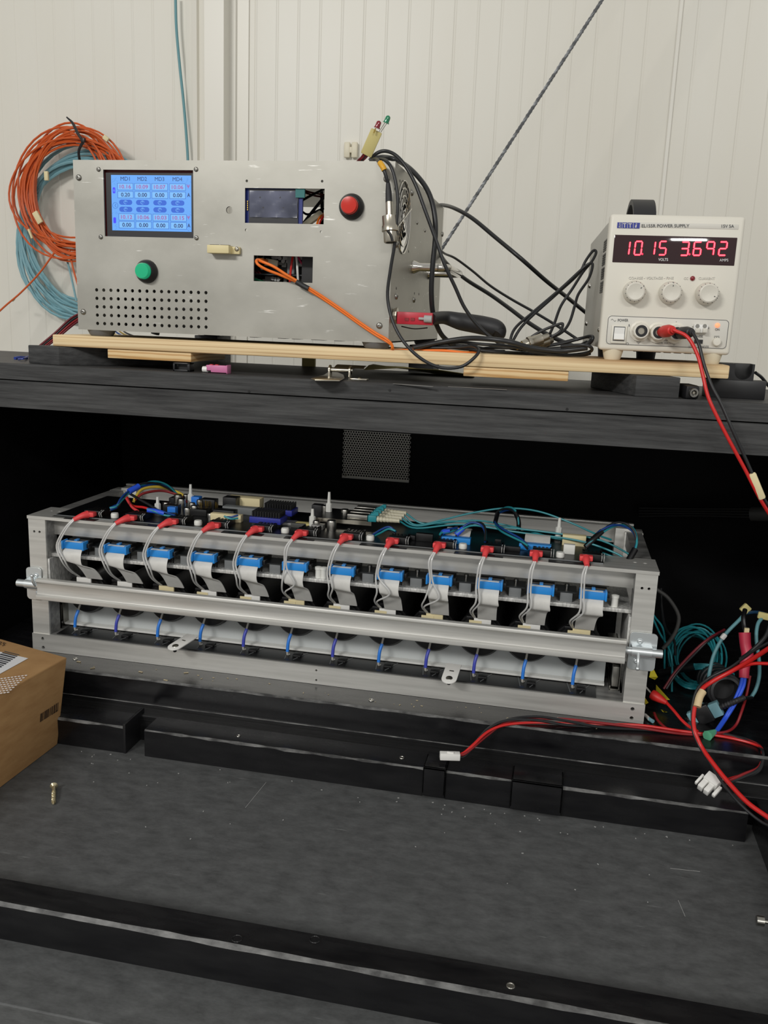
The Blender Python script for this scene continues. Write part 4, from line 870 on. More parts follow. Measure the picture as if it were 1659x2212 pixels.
# barrel bolts on the posts
def barrel(px, name_label, mir):
    X = lambda x_: x_
    if not mir: p0, p1 = at(57, 1224, FY-.002), at(92, 1296, FY-.002); b0, b1 = at(33, 1262, FY-.016), at(104, 1268, FY-.016)
    else: p0, p1 = at(1362, 1364, FY-.002), at(1413, 1450, FY-.002); b0, b1 = at(1432, 1416, FY-.016), at(1339, 1408, FY-.016)
    zc_ = (b0.z+b1.z)/2; xa, xb = sorted((p0.x, p1.x))
    vs, fs = curve_plate(rrect(xa, xb, min(p0.z, p1.z), max(p0.z, p1.z), .005), [], .002); mb = MB(); mb.add([(p.x, FY-.0022+p.z, p.y) for p in vs], fs)
    bb_ = mb.build('barrel_bolt', 'zinc', det, ang=30)
    s_ = 1 if b1.x > b0.x else -1
    MB().lathe([(0, .0052), (.012, .0052)], (b0.x, FY-.010, zc_), (s_, 0, 0), 20).build('bolt_knob', 'zinc', bb_)
    mb = MB(); L_ = abs(b1.x-b0.x)
    mb.lathe([(.008, .0045), (L_-.004, .0045), (L_, .0030)], (b0.x, FY-.010, zc_), (s_, 0, 0), 20); mb.build('bolt_rod', 'zinc', bb_)
    x1_, x2_ = b0.x+s_*.012, b0.x+s_*L_*.72
    mb = MB(); mb.lathe([(0, .0063), (abs(x2_-x1_), .0063)], (x1_, FY-.010, zc_), (s_, 0, 0), 20); mb.bb(min(x1_, x2_), max(x1_, x2_), FY-.011, FY-.0025, zc_+.0045, zc_+.0065); mb.bb(min(x1_, x2_), max(x1_, x2_), FY-.011, FY-.0025, zc_-.0065, zc_-.0045); mb.build('bolt_sleeve', 'zinc', bb_)
    hx = (at(71, 1240, FY-.02).x if not mir else at(1377, 1440, FY-.02).x); dz = .016 if not mir else -.017
    mb = MB(); mb.tube([(hx, FY-.015, zc_), (hx, FY-.021, zc_+dz*.5), (hx, FY-.022, zc_+dz)], .0019, 10); mb.ball((hx, FY-.022, zc_+dz), .0028); mb.build('bolt_handle', 'zinc', bb_)
    zt_, zb_ = max(p0.z, p1.z), min(p0.z, p1.z)
    for qx, qz in (((xa+xb)/2+.004*(-1 if mir else 1), zt_-.011), ((xa+xb)/2-.006*(1 if mir else -1), zb_+.011)): screw(V((qx, FY-.0032, qz)), .0036, bb_, m='zinc')
barrel(0, '', False); barrel(0, '', True)
# upper circuit board and everything soldered onto it
ZP = ZT+.0016
MB().bb(-.668, .062, 1.061, 1.202, ZP-.0016, ZP).build('circuit_board', 'pcb_black', det)
MB().bb(-.668, .062, 1.0605, 1.0612, ZP-.0014, ZP+.0002).build('board_edge', 'grey_plastic', det)
for a_, b_ in ((.02, .045), (.11, .06), (.245, .055), (.33, .04), (.43, .06), (.55, .06), (.665, .05)):
    MB().bb(-.668+a_, -.668+a_+b_, FY-.0016, FY+.010, ZT, ZT+.0008).build('tape_patch', 'black_plastic', det)
for a_, b_ in ((.0, .05), (.09, .05), (.36, .05), (.48, .055), (.60, .055)): MB().bb(-.668+a_, -.668+a_+b_, 1.053, 1.060, ZT+.0002, ZT+.0011).build('film_strip', 'header_grey', det)
xr = [-.6234+.0605*i for i in range(NT)]
for i in range(NT):
    hx = xr[i]+.005
    hd = MB().bb(hx-.010, hx+.014, 1.068, 1.080, ZP, ZP+.008).build('plug_header', 'dark_plastic', det, bev=.0004)
    mb = MB()
    for k in range(5): mb.bb(hx-.0085+k*.0048, hx-.0060+k*.0048, 1.082, 1.096, ZP+.004, ZP+.0065)
    for k in range(2): mb.bb(hx-.010+k*.0215, hx-.0075+k*.0215, 1.080, 1.100, ZP, ZP+.0065)
    mb.build('header_comb', 'black_plastic', hd)
    mb = MB()
    for k in range(2): mb.tube([(hx+.013+k*.0028, 1.068, ZP+.0005), (hx+.013+k*.0028, 1.066, ZP+.006), (hx+.013+k*.0028, 1.074, ZP+.0085)], .0006, 6)
    mb.build('header_latch', 'chip_white', hd)
for px, py in ((248, 1110), (428, 1127), (616, 1140), (800, 1155), (1000, 1175), (1210, 1195)):
    p = at(px, py+3, 1.074); MB().lathe([(0, .0052), (.004, .0054), (.0062, .0046), (.0066, .0001)], (p.x, 1.074, ZP), (0, 0, 1), 16).build('nylon_screw', 'white_nylon', det)
SQ = lambda y: 1.075+(y-1.075)*.78
def on_board(px, py, y): y = SQ(y); p = at(px, py, y); return V((p.x, y, ZP))
def caps(px, y, r, h): p = on_board(px, 1110, y); c = MB().lathe([(0, r), (h*.85, r), (h, r*.88)], p, (0, 0, 1), 16).build('capacitor', 'steel', det); MB().lathe([(0, r*.86), (.0004, r*.84)], p+V((0, 0, h)), (0, 0, 1), 16).build('capacitor_top', 'chip_white' if r < .004 else 'dark_plastic', c)
def comp(px, y, w_, d_, h, m, name='component', bev=.0004): p = on_board(px, 1110, y); y = p.y; return MB().bb(p.x-w_/2, p.x+w_/2, y-d_/2, y+d_/2, ZP, ZP+h).build(name, m, det, bev=bev)
comp(372, 1.15, .020, .016, .011, 'black_plastic'); comp(373, 1.133, .012, .009, .011, 'blue_sleeve', 'trimmer'); comp(425, 1.20, .012, .012, .017, 'blue_sleeve', 'trimmer'); comp(452, 1.20, .022, .016, .015, 'black_plastic'); comp(430, 1.15, .03, .02, .009, 'dark_plastic'); comp(385, 1.21, .02, .02, .012, 'black_plastic')
for px, y, r, h in ((360, 1.17, .006, .010), (392, 1.18, .006, .015), (385, 1.20, .006, .017), (405, 1.14, .0055, .010), (420, 1.15, .0055, .012), (415, 1.17, .005, .012), (432, 1.19, .005, .014), (455, 1.135, .005, .006), (492, 1.21, .007, .018), (700, 1.21, .0055, .017), (717, 1.12, .0065, .013), (745, 1.21, .006, .014), (684, 1.13, .005, .009), (402, 1.22, .005, .015)): caps(px, y, r, h)
mb = MB(); rnd = random.Random(8)
for k in range(24): p = on_board(rnd.uniform(430, 470), 1110, rnd.uniform(1.16, 1.20)); mb.cyl(p+V((0, 0, .006)), p+V((0, 0, .014)), .0005, n=6)
mb.build('pin_header', 'brass', det)
comp(500, 1.205, .02, .018, .020, 'black_plastic'); comp(530, 1.225, .05, .018, .018, 'masking_light', 'memory_socket'); comp(490, 1.12, .044, .010, .010, 'masking_light', 'board_socket'); comp(520, 1.185, .05, .014, .010, 'grey_plastic', 'port_row'); comp(487, 1.14, .03, .016, .012, 'black_plastic')
for px, y, s_ in ((580, 1.12, .0), (605, 1.19, .0)):
    p = on_board(px, 1110, y); y = p.y; hs = MB().bb(p.x-.022, p.x+.022, y-.015, y+.015, ZP+.004, ZP+.012).build('heat_sink', 'heat_blue', det, bev=.0006)
    mb = MB()
    for i in range(11):
        for j in range(7): mb.bb(p.x-.019+i*.0037, p.x-.0175+i*.0037, y-.013+j*.0042, y-.0115+j*.0042, ZP+.012, ZP+.020)
    mb.build('sink_pin', 'dark_plastic', hs); MB().bb(p.x-.019, p.x+.019, y-.013, y+.013, ZP, ZP+.004).build('sink_chip', 'pcb_dark', hs)
comp(625, 1.135, .018, .02, .0035, 'alu_dull', 'chip_cover'); comp(650, 1.14, .03, .012, .003, 'masking', 'sticker'); comp(686, 1.205, .014, .014, .019, 'black_plastic'); comp(645, 1.115, .02, .004, .006, 'header_grey')
for px, y, h in ((341, 1.14, .022), (412, 1.20, .034), (675, 1.135, .024), (710, 1.205, .038), (1210, 1.19, .03)):
    p = on_board(px, 1110, y); MB().lathe([(0, .0045), (h*.55, .0045), (h*.6, .0025), (h, .0018)], p, (0, 0, 1), 8).build('standoff', 'white_nylon', det)
# optical cage with teal plugs
p = on_board(735, 1110, 1.16); cg = MB().bb(p.x-.035, p.x+.03, 1.13, 1.20, ZP+.009, ZP+.010).build('optical_board', 'pcb_black', det); MB().bb(p.x-.037, p.x+.047, 1.127, 1.1285, ZP+.006, ZP+.0112).build('optical_edge', 'nickel', cg)
for k in range(4): MB().bb(p.x+.012, p.x+.040, 1.132+k*.017, 1.146+k*.017, ZP+.010, ZP+.0185).build('optical_cage', 'steel', cg, bev=.0005)
comp(688, 1.12, .016, .016, .006, 'alu_dull')
comp(868, 1.10, .03, .006, .003, 'header_grey'); comp(893, 1.10, .008, .006, .006, 'black_plastic'); comp(920, 1.10, .022, .008, .010, 'dark_plastic', 'pin_socket'); comp(1080, 1.125, .008, .006, .006, 'dark_plastic'); comp(1112, 1.085, .020, .006, .006, 'dark_plastic', 'pin_socket')
for px, y in ((990, 1.105), (1165, 1.105)): p = on_board(px, 1110, y); y = p.y; ff = MB().bb(p.x-.022, p.x+.018, y-.006, y+.006, ZP, ZP+.008).build('ribbon_socket', 'blue_connector', det, bev=.0005); MB().sheet([[(p.x-.016+.008*j, y+.006+.010*i, ZP+.008+.006*math.sin(i*.9)) for j in range(5)] for i in range(4)], .0008).build('flat_cable', 'ribbon', ff)
comp(1236, 1.10, .014, .008, .012, 'white_nylon', 'power_socket'); comp(1245, 1.16, .03, .01, .014, 'masking_light', 'board_socket')
# ------------------------------------------------------------------ twelve tube modules
ORD = ['first', 'second', 'third', 'fourth', 'fifth', 'sixth', 'seventh', 'eighth', 'ninth', 'tenth', 'eleventh', 'twelfth']
xb_ = [-.6386+.0629*i for i in range(NT)]
for i in range(NT):
    e = ORD[i]+' from the left'
    # photomultiplier tube in its black housing
    t = thing('photomultiplier_tube', 'black cylindrical sensor tube behind the front bar, %s' % e, 'sensor tube', (xd[i], 1.16, zdc-RD), 'row of sensor tubes')
    MB().lathe([(0, RD), (-.004, RD), (-.006, RD*.93), (-.0085, RD*.90), (-.0085, .001)], (xd[i], 1.097, zdc), (0, 1, 0), 36, caps=False).build('end_cap', 'dark_plastic', t)
    MB().lathe([(0, RD*.99), (.006, RD*.99), (.012, RD*.86), (.10, RD*.86)], (xd[i], 1.097, zdc), (0, 1, 0), 36).build('housing', 'black_plastic', t)
    MB().bb(xd[i]-.018, xd[i]+.018, 1.082, 1.0895, zdc+.0235, zdc+.027).build('strain_bar', 'black_plastic', t, bev=.0006)
    wm = ('masking_light', 'white_plastic')[(i*7+1) % 3 > 0]
    MB().bb(xd[i]-.008, xd[i]+.014, 1.0795, 1.0825, zdc+.0185, zdc+.026).build('label_tab', wm, t, bev=.0004)
    if i > 2: MB().bb(xd[i]-.014, xd[i]+.002, 1.0790, 1.0805, zdc+.0165, zdc+.023).build('tape_tab', 'masking_light', t)
    # header socket with ejector ears on the middle board
    t = thing('header_socket', 'black header socket with ejector ears behind the %s blue plug' % ORD[i], 'socket', (xb_[i], 1.09, z(-.3288)), 'row of header sockets')
    zz = z(-.3288)
    MB().bb(xb_[i]-.0135, xb_[i]+.0165, 1.066, 1.10, zz+.0105, zz+.0215).build('body', 'dark_plastic', t, bev=.0006)
    for k in (-1, 1): MB().bb(xb_[i]+.0015+k*.0165-.0022, xb_[i]+.0015+k*.0165+.0022, 1.060, 1.072, zz+.012, zz+.0180).build('ear', 'black_plastic', t, bev=.0006)
    poly = [(xb_[i]-.016, 1.077), (xb_[i]+.020, 1.077), (xb_[i]+.024, 1.100), (xb_[i]-.012, 1.100)]
    vs, fs = curve_plate([(xb_[i]-.014, 1.0765), (xb_[i]+.019, 1.0765), (xb_[i]+.0225, 1.099), (xb_[i]-.0175, 1.099)], [rrect(xb_[i]-.011, xb_[i]+.013, 1.093, 1.0962, .001, 3), rrect(xb_[i]+.0155, xb_[i]+.0195, 1.0915, 1.0965, .0015, 3)], .0016); mb = MB(); mb.add([(p.x, p.y, zz+.0225+p.z) for p in vs], fs); mb.build('top_plate', 'header_grey', t, smooth=False)
    mb = MB()
    for k in range(8): mb.bb(xb_[i]-.012+k*.0034, xb_[i]-.0108+k*.0034, 1.070, 1.072, zz, zz+.0105)
    mb.build('pin', 'dark_plastic', t)
    # ribbon cable with blue plug
    t = thing('ribbon_cable', 'grey ribbon cable with bright blue plug, %s in the row' % e, 'ribbon cable', (xb_[i], 1.06, z(-.365)), 'row of ribbon cables')
    zc_ = z(-.3125)
    pg = MB().bb(xb_[i]-.0145, xb_[i]+.0145, 1.0535, 1.065, zc_-.0052, zc_+.0040).build('blue_plug', 'blue_connector', t, bev=.0005)
    mb = MB(); mb.bb(xb_[i]-.0165, xb_[i]-.0140, 1.0515, 1.065, zc_-.0060, zc_+.0055); mb.bb(xb_[i]+.0140, xb_[i]+.0165, 1.0515, 1.065, zc_-.0060, zc_+.0055); mb.bb(xb_[i]-.002, xb_[i]+.0025, 1.060, 1.068, zc_+.004, zc_+.0065); mb.build('plug_clip', 'blue_connector', pg, bev=.0004)
    MB().bb(xb_[i]-.0125, xb_[i]+.0115, 1.0555, 1.060, zc_+.0040, zc_+.0046).build('plug_strip', 'ribbon', pg)
    s = 1-i/11.0; lx = .017*s-.006*(1-s)
    cl = [(xb_[i], 1.0560, zc_-.005), (xb_[i], 1.0505, zc_-.010), (xb_[i], 1.0485, zc_-.017), (xb_[i]+.001, 1.0500, zc_-.0235), (xb_[i]+lx*.3, 1.0560, zc_-.0268), (xb_[i]+lx*.65, 1.063, zc_-.0315), (xb_[i]+lx*.9, 1.070, zc_-.041), (xb_[i]+lx, 1.078, zc_-.0525)]
    P_ = catmull(cl, 4); rowsr = []
    for k, p in enumerate(P_):
        f = k/(len(P_)-1); tl = .5*s*math.sin(math.pi*f)*.010
        rowsr.append([p+V(((q/4-.5)*.0255*(1-.06*f), tl*(q/4-.5)*1.3, -tl*(q/4-.5)*1.6)) for q in range(5)])
    MB().sheet(rowsr, .0009).build('ribbon', 'ribbon', t)
    # signal lead with red plug
    t = thing('signal_lead', 'twin white signal lead with red plug, %s on the top board' % e, 'lead', (xr[i], 1.06, z(-.37)), 'row of red plug leads')
    x = xr[i]; tw = .012*s-.002
    pg = MB(); zp = ZP+.0045
    pg.hexa([(x-.0075+tw*.6, 1.055, zp-.003), (x+.0085+tw*.6, 1.057, zp-.003), (x+.0085+tw*.6, 1.067, zp-.003), (x-.0075+tw*.6, 1.067, zp-.003), (x-.0075+tw*.6, 1.055, zp+.0035), (x+.0085+tw*.6, 1.057, zp+.0035), (x+.0085+tw*.6, 1.067, zp+.0035), (x-.0075+tw*.6, 1.067, zp+.0035)])
    pg.build('red_plug', 'red_connector', t, bev=.0014)
    st = V((x-tw*.7-.001, 1.0455, zp-.0055))
    MB().tube([V((x+tw*.5, 1.059, zp)), V((x+tw*.1-.0005, 1.0525, zp-.001)), st], [.0055, .0042, .0030], 12).build('plug_boot', 'red_connector', t)
    wx0 = xd[i]-.004-.004*(1-s)
    for k in (0, 1):
        o_ = (k-.5)*.0032
        pts = [st+V((o_*.6, .002, .001)), st+V((-.006*s-.003+o_, -.005, -.012)), V((xb_[i]-.013-.004*s+o_+.006*(i in (5, 8)), 1.044, z(-.312))), V((xb_[i]-.0125+.002*s+o_*1.5+(.012 if i in (5, 7, 8) and k else 0), 1.0455, z(-.333))), V((wx0-.003+o_, 1.062, z(-.351))), V((wx0+o_*.4, 1.081, z(-.3655)))]
        MB().tube(pts, .00115, 8).build('wire', 'clear_tube', t)
    # bias wire below with blue sleeve
    xw = -.6482+.0627*i; m_ = ('blue_sleeve', 'indigo_sleeve', 'blue_sleeve', 'blue_sleeve', 'indigo_sleeve', 'blue_sleeve', 'indigo_sleeve', 'blue_sleeve', 'indigo_sleeve', 'indigo_sleeve', 'blue_sleeve', 'blue_sleeve')[i]
    t = thing('bias_wire', 'short white wire with blue sleeve below the front bar, %s' % e, 'wire', (xw, 1.08, ZR+.001), 'row of sleeved wires')
    MB().tube([(xw+.0015, 1.0885, z(-.398)), (xw+.001, 1.083, z(-.404)), (xw, 1.078, z(-.412)), (xw-.002, 1.073, z(-.424)), (xw-.0025, 1.071, z(-.440)), (xw-.0005, 1.074, ZR+.0018)], .0014, 8).build('wire', 'grey_wire', t)
    MB().tube([(xw, 1.0775, z(-.4135)), (xw-.002, 1.073, z(-.424)), (xw-.0025, 1.071, z(-.437))], .0022, 10).build('sleeve', m_, t)
for i in range(NT-1):
    xm = xb_[i]+.0315
    t = thing('spacer_cube', 'grey plastic spacer between the %s and %s header sockets' % (ORD[i], ORD[i+1]), 'spacer', (xm, 1.08, z(-.3287)), 'row of grey spacers')
    MB().bb(xm-.0075, xm+.0075, 1.068, 1.084, z(-.3287), z(-.3165)).build('cube', 'grey_plastic', t, bev=.0003)
    MB().bb(xm-.014, xm+.012, 1.067, 1.095, z(-.3165), z(-.315)).build('plate', 'pcb_dark', t)
    if i >= 6: MB().lathe([(0, .0022), (.004, .0022), (.0045, .003), (.007, .003)], (xm, 1.078, z(-.315)), (0, 0, 1), 10).build('screw', 'steel', t)
for px, py in ((130, 1185), (688, 1235), (700, 1237), (1328, 1298)):
    p = at(px, py, 1.070); MB().lathe([(0, .0042), (.011, .0042), (.0112, .005), (.014, .005), (.0148, .003)], (p.x, 1.070, z(-.3288)), (0, 0, 1), 12).build('nylon_standoff', 'white_nylon', det)
# front bar held by the barrel bolts
BA0, BA1 = -.6800, .0955; zt_, zb_ = z(-.3562), z(-.3858); y1_ = 1.0335
prof = [(y1_, zt_), (y1_-.007, zt_-.0006), (y1_-.0076, zt_-.0045), (y1_-.0050, zt_-.0068), (y1_-.0040, (zt_+zb_)/2), (y1_-.0050, zb_+.0080), (y1_-.0078, zb_+.0062), (y1_-.0078, zb_+.0008), (y1_-.0070, zb_), (y1_, zb_)]
fb = MB().prism([V((BA0, a, b2)) for a, b2 in prof], (BA1-BA0, 0, 0)).build('front_bar', 'aluminium', bev=.0004, ang=25)
tag(fb, 'long aluminium channel bar clamped across the detector frame front', 'bar')

# ================================================================== cables round the control box
def cable(pts, r, m, label, name='cable', cat='cable', group=None, n=10):
    return tag(MB().tube(pts, r, n).build(name, m), label, cat, group)
K = lambda X, Y, y: at(820+X/3.19, 300+Y/3.19, y)
cable([K(-60, 150, 1.09), K(0, 128, 1.10), K(60, 130, 1.12), K(130, 152, 1.12), K(220, 215, 1.09), K(310, 320, 1.07), K(360, 430, 1.06), K(383, 560, 1.055), K(383, 700, 1.055), K(365, 880, 1.055), K(357, 1050, 1.06), K(368, 1200, 1.07), K(405, 1310, 1.08), K(450, 1375, 1.09), K(520, 1425, 1.10)], .0030, 'cable_black', 'thick black cable arching over the control box corner', group='cables over the control box')
cable([K(-70, 150, 1.06), K(-20, 100, 1.06), K(40, 84, 1.06), K(110, 112, 1.055), K(180, 190, 1.05), K(250, 320, 1.045), K(320, 510, 1.04), K(400, 730, 1.04), K(450, 870, 1.04), K(520, 1020, 1.045), K(590, 1170, 1.05), K(700, 1310, 1.055), K(830, 1410, 1.06), K(950, 1450, 1.065), K(1150, 1448, 1.07), K(1350, 1430, 1.08), K(1430, 1400, 1.09)], .0021, 'cable_black', 'black cable looping highest over the control box, down to the plywood pile', group='cables over the control box')
cable([K(-60, 155, 1.05), K(10, 140, 1.035), K(60, 165, 1.015), K(100, 250, 1.010), K(124, 400, 1.008), K(120, 560, 1.008), K(105, 720, 1.010), K(75, 900, 1.012), K(55, 1080, 1.013), K(85, 1240, 1.010), K(160, 1390, 1.004), K(280, 1510, 1.001), K(420, 1575, 1.001), K(560, 1570, 1.001), K(650, 1510, 1.003), K(685, 1455, 1.012), K(640, 1425, 1.03), K(540, 1436, 1.04), K(400, 1440, 1.045), K(250, 1440, 1.05), K(130, 1462, 1.05)], .0019, 'cable_black', 'thin black cable hanging down the box front and looping below the plywood', group='cables over the control box')
cable([K(225, 520, 1.45), K(300, 480, 1.46), K(380, 463, 1.45), K(440, 457, 1.42), K(520, 480, 1.34), K(640, 548, 1.30), K(800, 680, 1.27), K(980, 830, 1.25), K(1150, 980, 1.29), K(1290, 1090, 1.34), K(1400, 1180, 1.38), K(1500, 1260, 1.40)], .0029, 'cable_black', 'black mains cable running straight from box rear to power supply', group='cables between the boxes')
cable([K(380, 720, 1.45), K(440, 785, 1.43), K(520, 822, 1.38), K(640, 910, 1.34), K(760, 1010, 1.30), K(900, 1100, 1.26), K(1060, 1190, 1.22), K(1210, 1280, 1.19), K(1370, 1385, 1.17)], .0018, 'cable_black', 'thin black cable sagging from box handle to the power supply base', group='cables between the boxes')
cable([K(385, 740, 1.44), K(430, 815, 1.40), K(480, 875, 1.36), K(600, 972, 1.31), K(760, 1072, 1.27), K(900, 1172, 1.23), K(1020, 1262, 1.20), K(1180, 1360, 1.17), K(1340, 1430, 1.14)], .0028, 'cable_black', 'thick black cable sagging lowest from box handle to the plywood', group='cables between the boxes')
cable([K(890, 1430, 1.07), K(930, 1310, 1.08), K(1050, 1200, 1.10), K(1250, 1030, 1.12), K(1380, 910, 1.13), K(1440, 862, 1.13), K(1468, 868, 1.13), K(1442, 960, 1.12), K(1370, 1070, 1.11), K(1345, 1150, 1.10), K(1310, 1260, 1.09), K(1260, 1330, 1.08), K(1180, 1372, 1.07)], .0017, 'cable_black', 'black coax loop leaning on the power supply side, lower loop', group='coax loops by the power supply')
cable([K(910, 1405, 1.08), K(1000, 1270, 1.09), K(1230, 1060, 1.12), K(1370, 930, 1.14), K(1420, 840, 1.145), K(1470, 772, 1.15), K(1492, 782, 1.15), K(1465, 840, 1.14), K(1400, 920, 1.13), K(1330, 1030, 1.11), K(1250, 1150, 1.10), K(1205, 1270, 1.085), K(1175, 1340, 1.075)], .0017, 'cable_black', 'black coax loop leaning on the power supply side, upper loop', group='coax loops by the power supply')
cable([K(960, 1425, 1.06), K(1100, 1332, 1.06), K(1238, 1276, 1.06), K(1262, 1284, 1.06), K(1240, 1330, 1.055), K(1190, 1362, 1.055)], .0017, 'cable_black', 'short black coax loop rising over the BNC plugs', group='coax loops by the power supply')
rnd = random.Random(4)
def on_ply(X, Y, h): p = atz(820+X/3.19, 300+Y/3.19, PT+h); return p
pile = [([(230, 1445), (400, 1405), (600, 1375), (760, 1380), (900, 1400), (1050, 1440), (1250, 1460), (1430, 1440)], 'flat black cable of the pile reaching nearest the box', .0030), ([(280, 1430), (520, 1400), (700, 1415), (900, 1430), (1100, 1470), (1300, 1490), (1440, 1470), (1460, 1440), (1400, 1420), (1250, 1430)], 'black cable of the pile curling back by the power supply foot', .0019),
        ([(200, 1450), (420, 1435), (620, 1450), (800, 1480), (1000, 1490), (1200, 1480), (1380, 1450)], 'black cable of the pile lying straight along the plywood', .0019), ([(620, 1470), (760, 1440), (950, 1440), (1200, 1420), (1370, 1380), (1450, 1358), (1470, 1375), (1430, 1420), (1300, 1455), (1100, 1460)], 'black cable of the pile looping up beside the power supply', .0018),
        ([(700, 1490), (900, 1475), (1150, 1490), (1380, 1500), (1450, 1480)], 'black cable of the pile closest to the plywood front edge', .0018), ([(1080, 1440), (1230, 1410), (1380, 1375), (1440, 1365), (1455, 1385), (1400, 1430), (1280, 1470), (1150, 1480)], 'black cable of the pile making the tight right loop', .0018), ([(330, 1440), (480, 1422), (640, 1432), (780, 1462), (860, 1490)], 'short black cable of the pile beside the orange fibre', .0022)]
for k, (pp, lb, r) in enumerate(pile):
    pts = []
    for j, (X, Y) in enumerate(pp):
        y_ = 1.036+k*.009+.010*math.sin(j*1.3+k); p = K(X, Y, y_)
        p.z = max(p.z, PT+r+.0002); pts.append(p)
    cable(pts, r, 'cable_black', lb, group='cable pile on the plywood')
# bnc plug hanging from its cable on the box corner
t = thing('bnc_cable', 'black coax with yellow sleeve and nickel BNC plug hanging on the box', 'cable', K(70, 700, 1.01))
MB().tube([K(-60, 150, 1.06), K(-25, 140, 1.04), K(0, 165, 1.015), K(30, 215, 1.010), K(48, 270, 1.010), K(60, 320, 1.012), K(63, 430, 1.012)], .0021, 10).build('coax', 'cable_black', t)
MB().tube([K(3, 165, 1.0135), K(20, 190, 1.010), K(33, 216, 1.0095)], .0032, 12).build('yellow_sleeve', 'yellow_sleeve', t)
MB().tube([K(58, 305, 1.011), K(62, 370, 1.012), K(65, 440, 1.012)], [.0024, .0036, .0040], 12).build('boot', 'black_rubber', t)
a = K(66, 435, 1.012); d = (K(76, 715, 1.008)-a); Ln = d.length
MB().lathe([(0, .0040), (.012, .0042), (Ln*.33, .0044), (Ln*.34, .0062), (Ln*.35, .0086), (Ln*.58, .0088), (Ln*.60, .0095), (Ln*.72, .0095), (Ln*.74, .0078), (Ln*.80, .0078), (Ln*.98, .0076), (Ln, .0070), (Ln, .0055), (Ln*.85, .0055)], a, d, 28).build('bnc_plug', 'nickel', t)
e = d.normalized(); c = a+d*.86; MB().tube([c+V((-.002, -.0077, .006)), c+V((.002, -.0079, .001)), c+V((.004, -.0076, -.005))], .0015, 8).build('bayonet_slot', 'dark_plastic', t)
# pair of bnc plugs lying on the pile
for k, ((X0, Y0), (X1, Y1), lb) in enumerate((((1165, 1360), (940, 1440), 'nickel BNC plug with brass tip lying on the cable pile, front one'), ((1190, 1385), (1040, 1425), 'nickel BNC plug lying on the cable pile, rear one'))):
    a = K(X0, Y0, 1.06+k*.012); b2 = K(X1, Y1, 1.045+k*.012); d = b2-a; Ln = d.length
    t = thing('bnc_plug', lb, 'plug', b2, 'loose BNC plugs')
    MB().lathe([(0, .0035), (Ln*.2, .0045), (Ln*.22, .0065), (Ln*.5, .0068), (Ln*.52, .0075), (Ln*.62, .0075), (Ln*.64, .0058), (Ln*.8, .0056)], a, d, 22).build('shell', 'nickel', t)
    MB().lathe([(Ln*.8, .0046), (Ln*.9, .0046), (Ln*.9, .0030), (Ln, .0030)], a, d, 16).build('tip', 'brass', t)
# red shell connector at the side of the box with its black sleeve
sk = lambda X, Y: atx(820+X/3.19, 300+Y/3.19, BX1)
c0 = sk(60, 1220); yy = 1.048
t = thing('power_connector', 'red power connector plugged into the box side with black sleeved cable', 'connector', K(240, 1240, yy))
nl = K(122, 1218, yy).x-BX1; MB().lathe([(0, .0075), (nl*.2, .0085), (nl*.55, .0085), (nl*.6, .0095), (nl, .0095)], V((BX1+.0002, yy, K(90, 1218, yy).z)), (1, 0, 0), 12).build('coupling_nut', 'nickel', t, ang=20)
a, b2 = K(120, 1190, yy-.008), K(360, 1285, yy-.008); MB().bb(a.x, b2.x, yy-.008, yy+.010, b2.z, a.z).build('shell', 'red_shell', t, bev=.0008)
for X in (175, 215): p, q = K(X, 1232, yy-.008), K(X+26, 1254, yy-.008); mb = MB(); mb.bb(p.x, q.x, yy-.0090, yy-.0079, q.z, p.z); mb.build('shell_window', 'red_dark', t)
a, b2 = K(270, 1238, yy-.010), K(360, 1243, yy-.010); MB().lathe([(0, .0016), ((b2-a).length*.4, .0016), ((b2-a).length*.42, .0042), ((b2-a).length, .0042)], a, b2-a, 14).build('lever_pin', 'chip_white', t)
MB().tube([K(355, 1240, yy), K(450, 1232, 1.08), K(560, 1258, 1.085), K(700, 1283, 1.09), K(790, 1305, 1.09), K(812, 1330, 1.09), K(795, 1360, 1.085)], [.0068, .0078, .0105, .0112, .0112, .0108, .0095], 18).build('sleeved_cable', 'black_rubber', t)
mb = MB(); a, b2 = K(150, 1292, yy), K(330, 1302, yy); mb.tube([a, (a+b2)/2+V((0, 0, -.002)), b2], .0008, 6); mb.build('retainer_wire', 'dark_plastic', t)
# orange fibre from the lower window, doubled back, running to the right corner and away
t = thing('orange_fibre_lead', 'bright orange fibre lead looped from the lower window to the box corner', 'fibre lead', Q(1140, 1430, 1.015))
n1 = Q(470, 960, 1.018)
MB().tube([Q(262, 810, 1.055), Q(215, 800, 1.03), Q(180, 805, 1.012), Q(192, 835, 1.008), Q(250, 870, 1.010), Q(340, 905, 1.014), Q(420, 938, 1.017), n1, Q(550, 1005, 1.018)], .00165, 10).build('strand', 'orange_cable', t)
MB().tube([Q(185, 800, 1.022), Q(215, 812, 1.012), Q(300, 848, 1.010), Q(390, 905, 1.012), n1+V((.0008, -.002, .001)), Q(550, 1005, 1.016)], .00165, 10).build('strand', 'orange_cable', t)
MB().tube([Q(465, 958, 1.016), Q(510, 985, 1.0165), Q(553, 1008, 1.0165)], .0030, 12).build('black_sleeve', 'black_rubber', t)
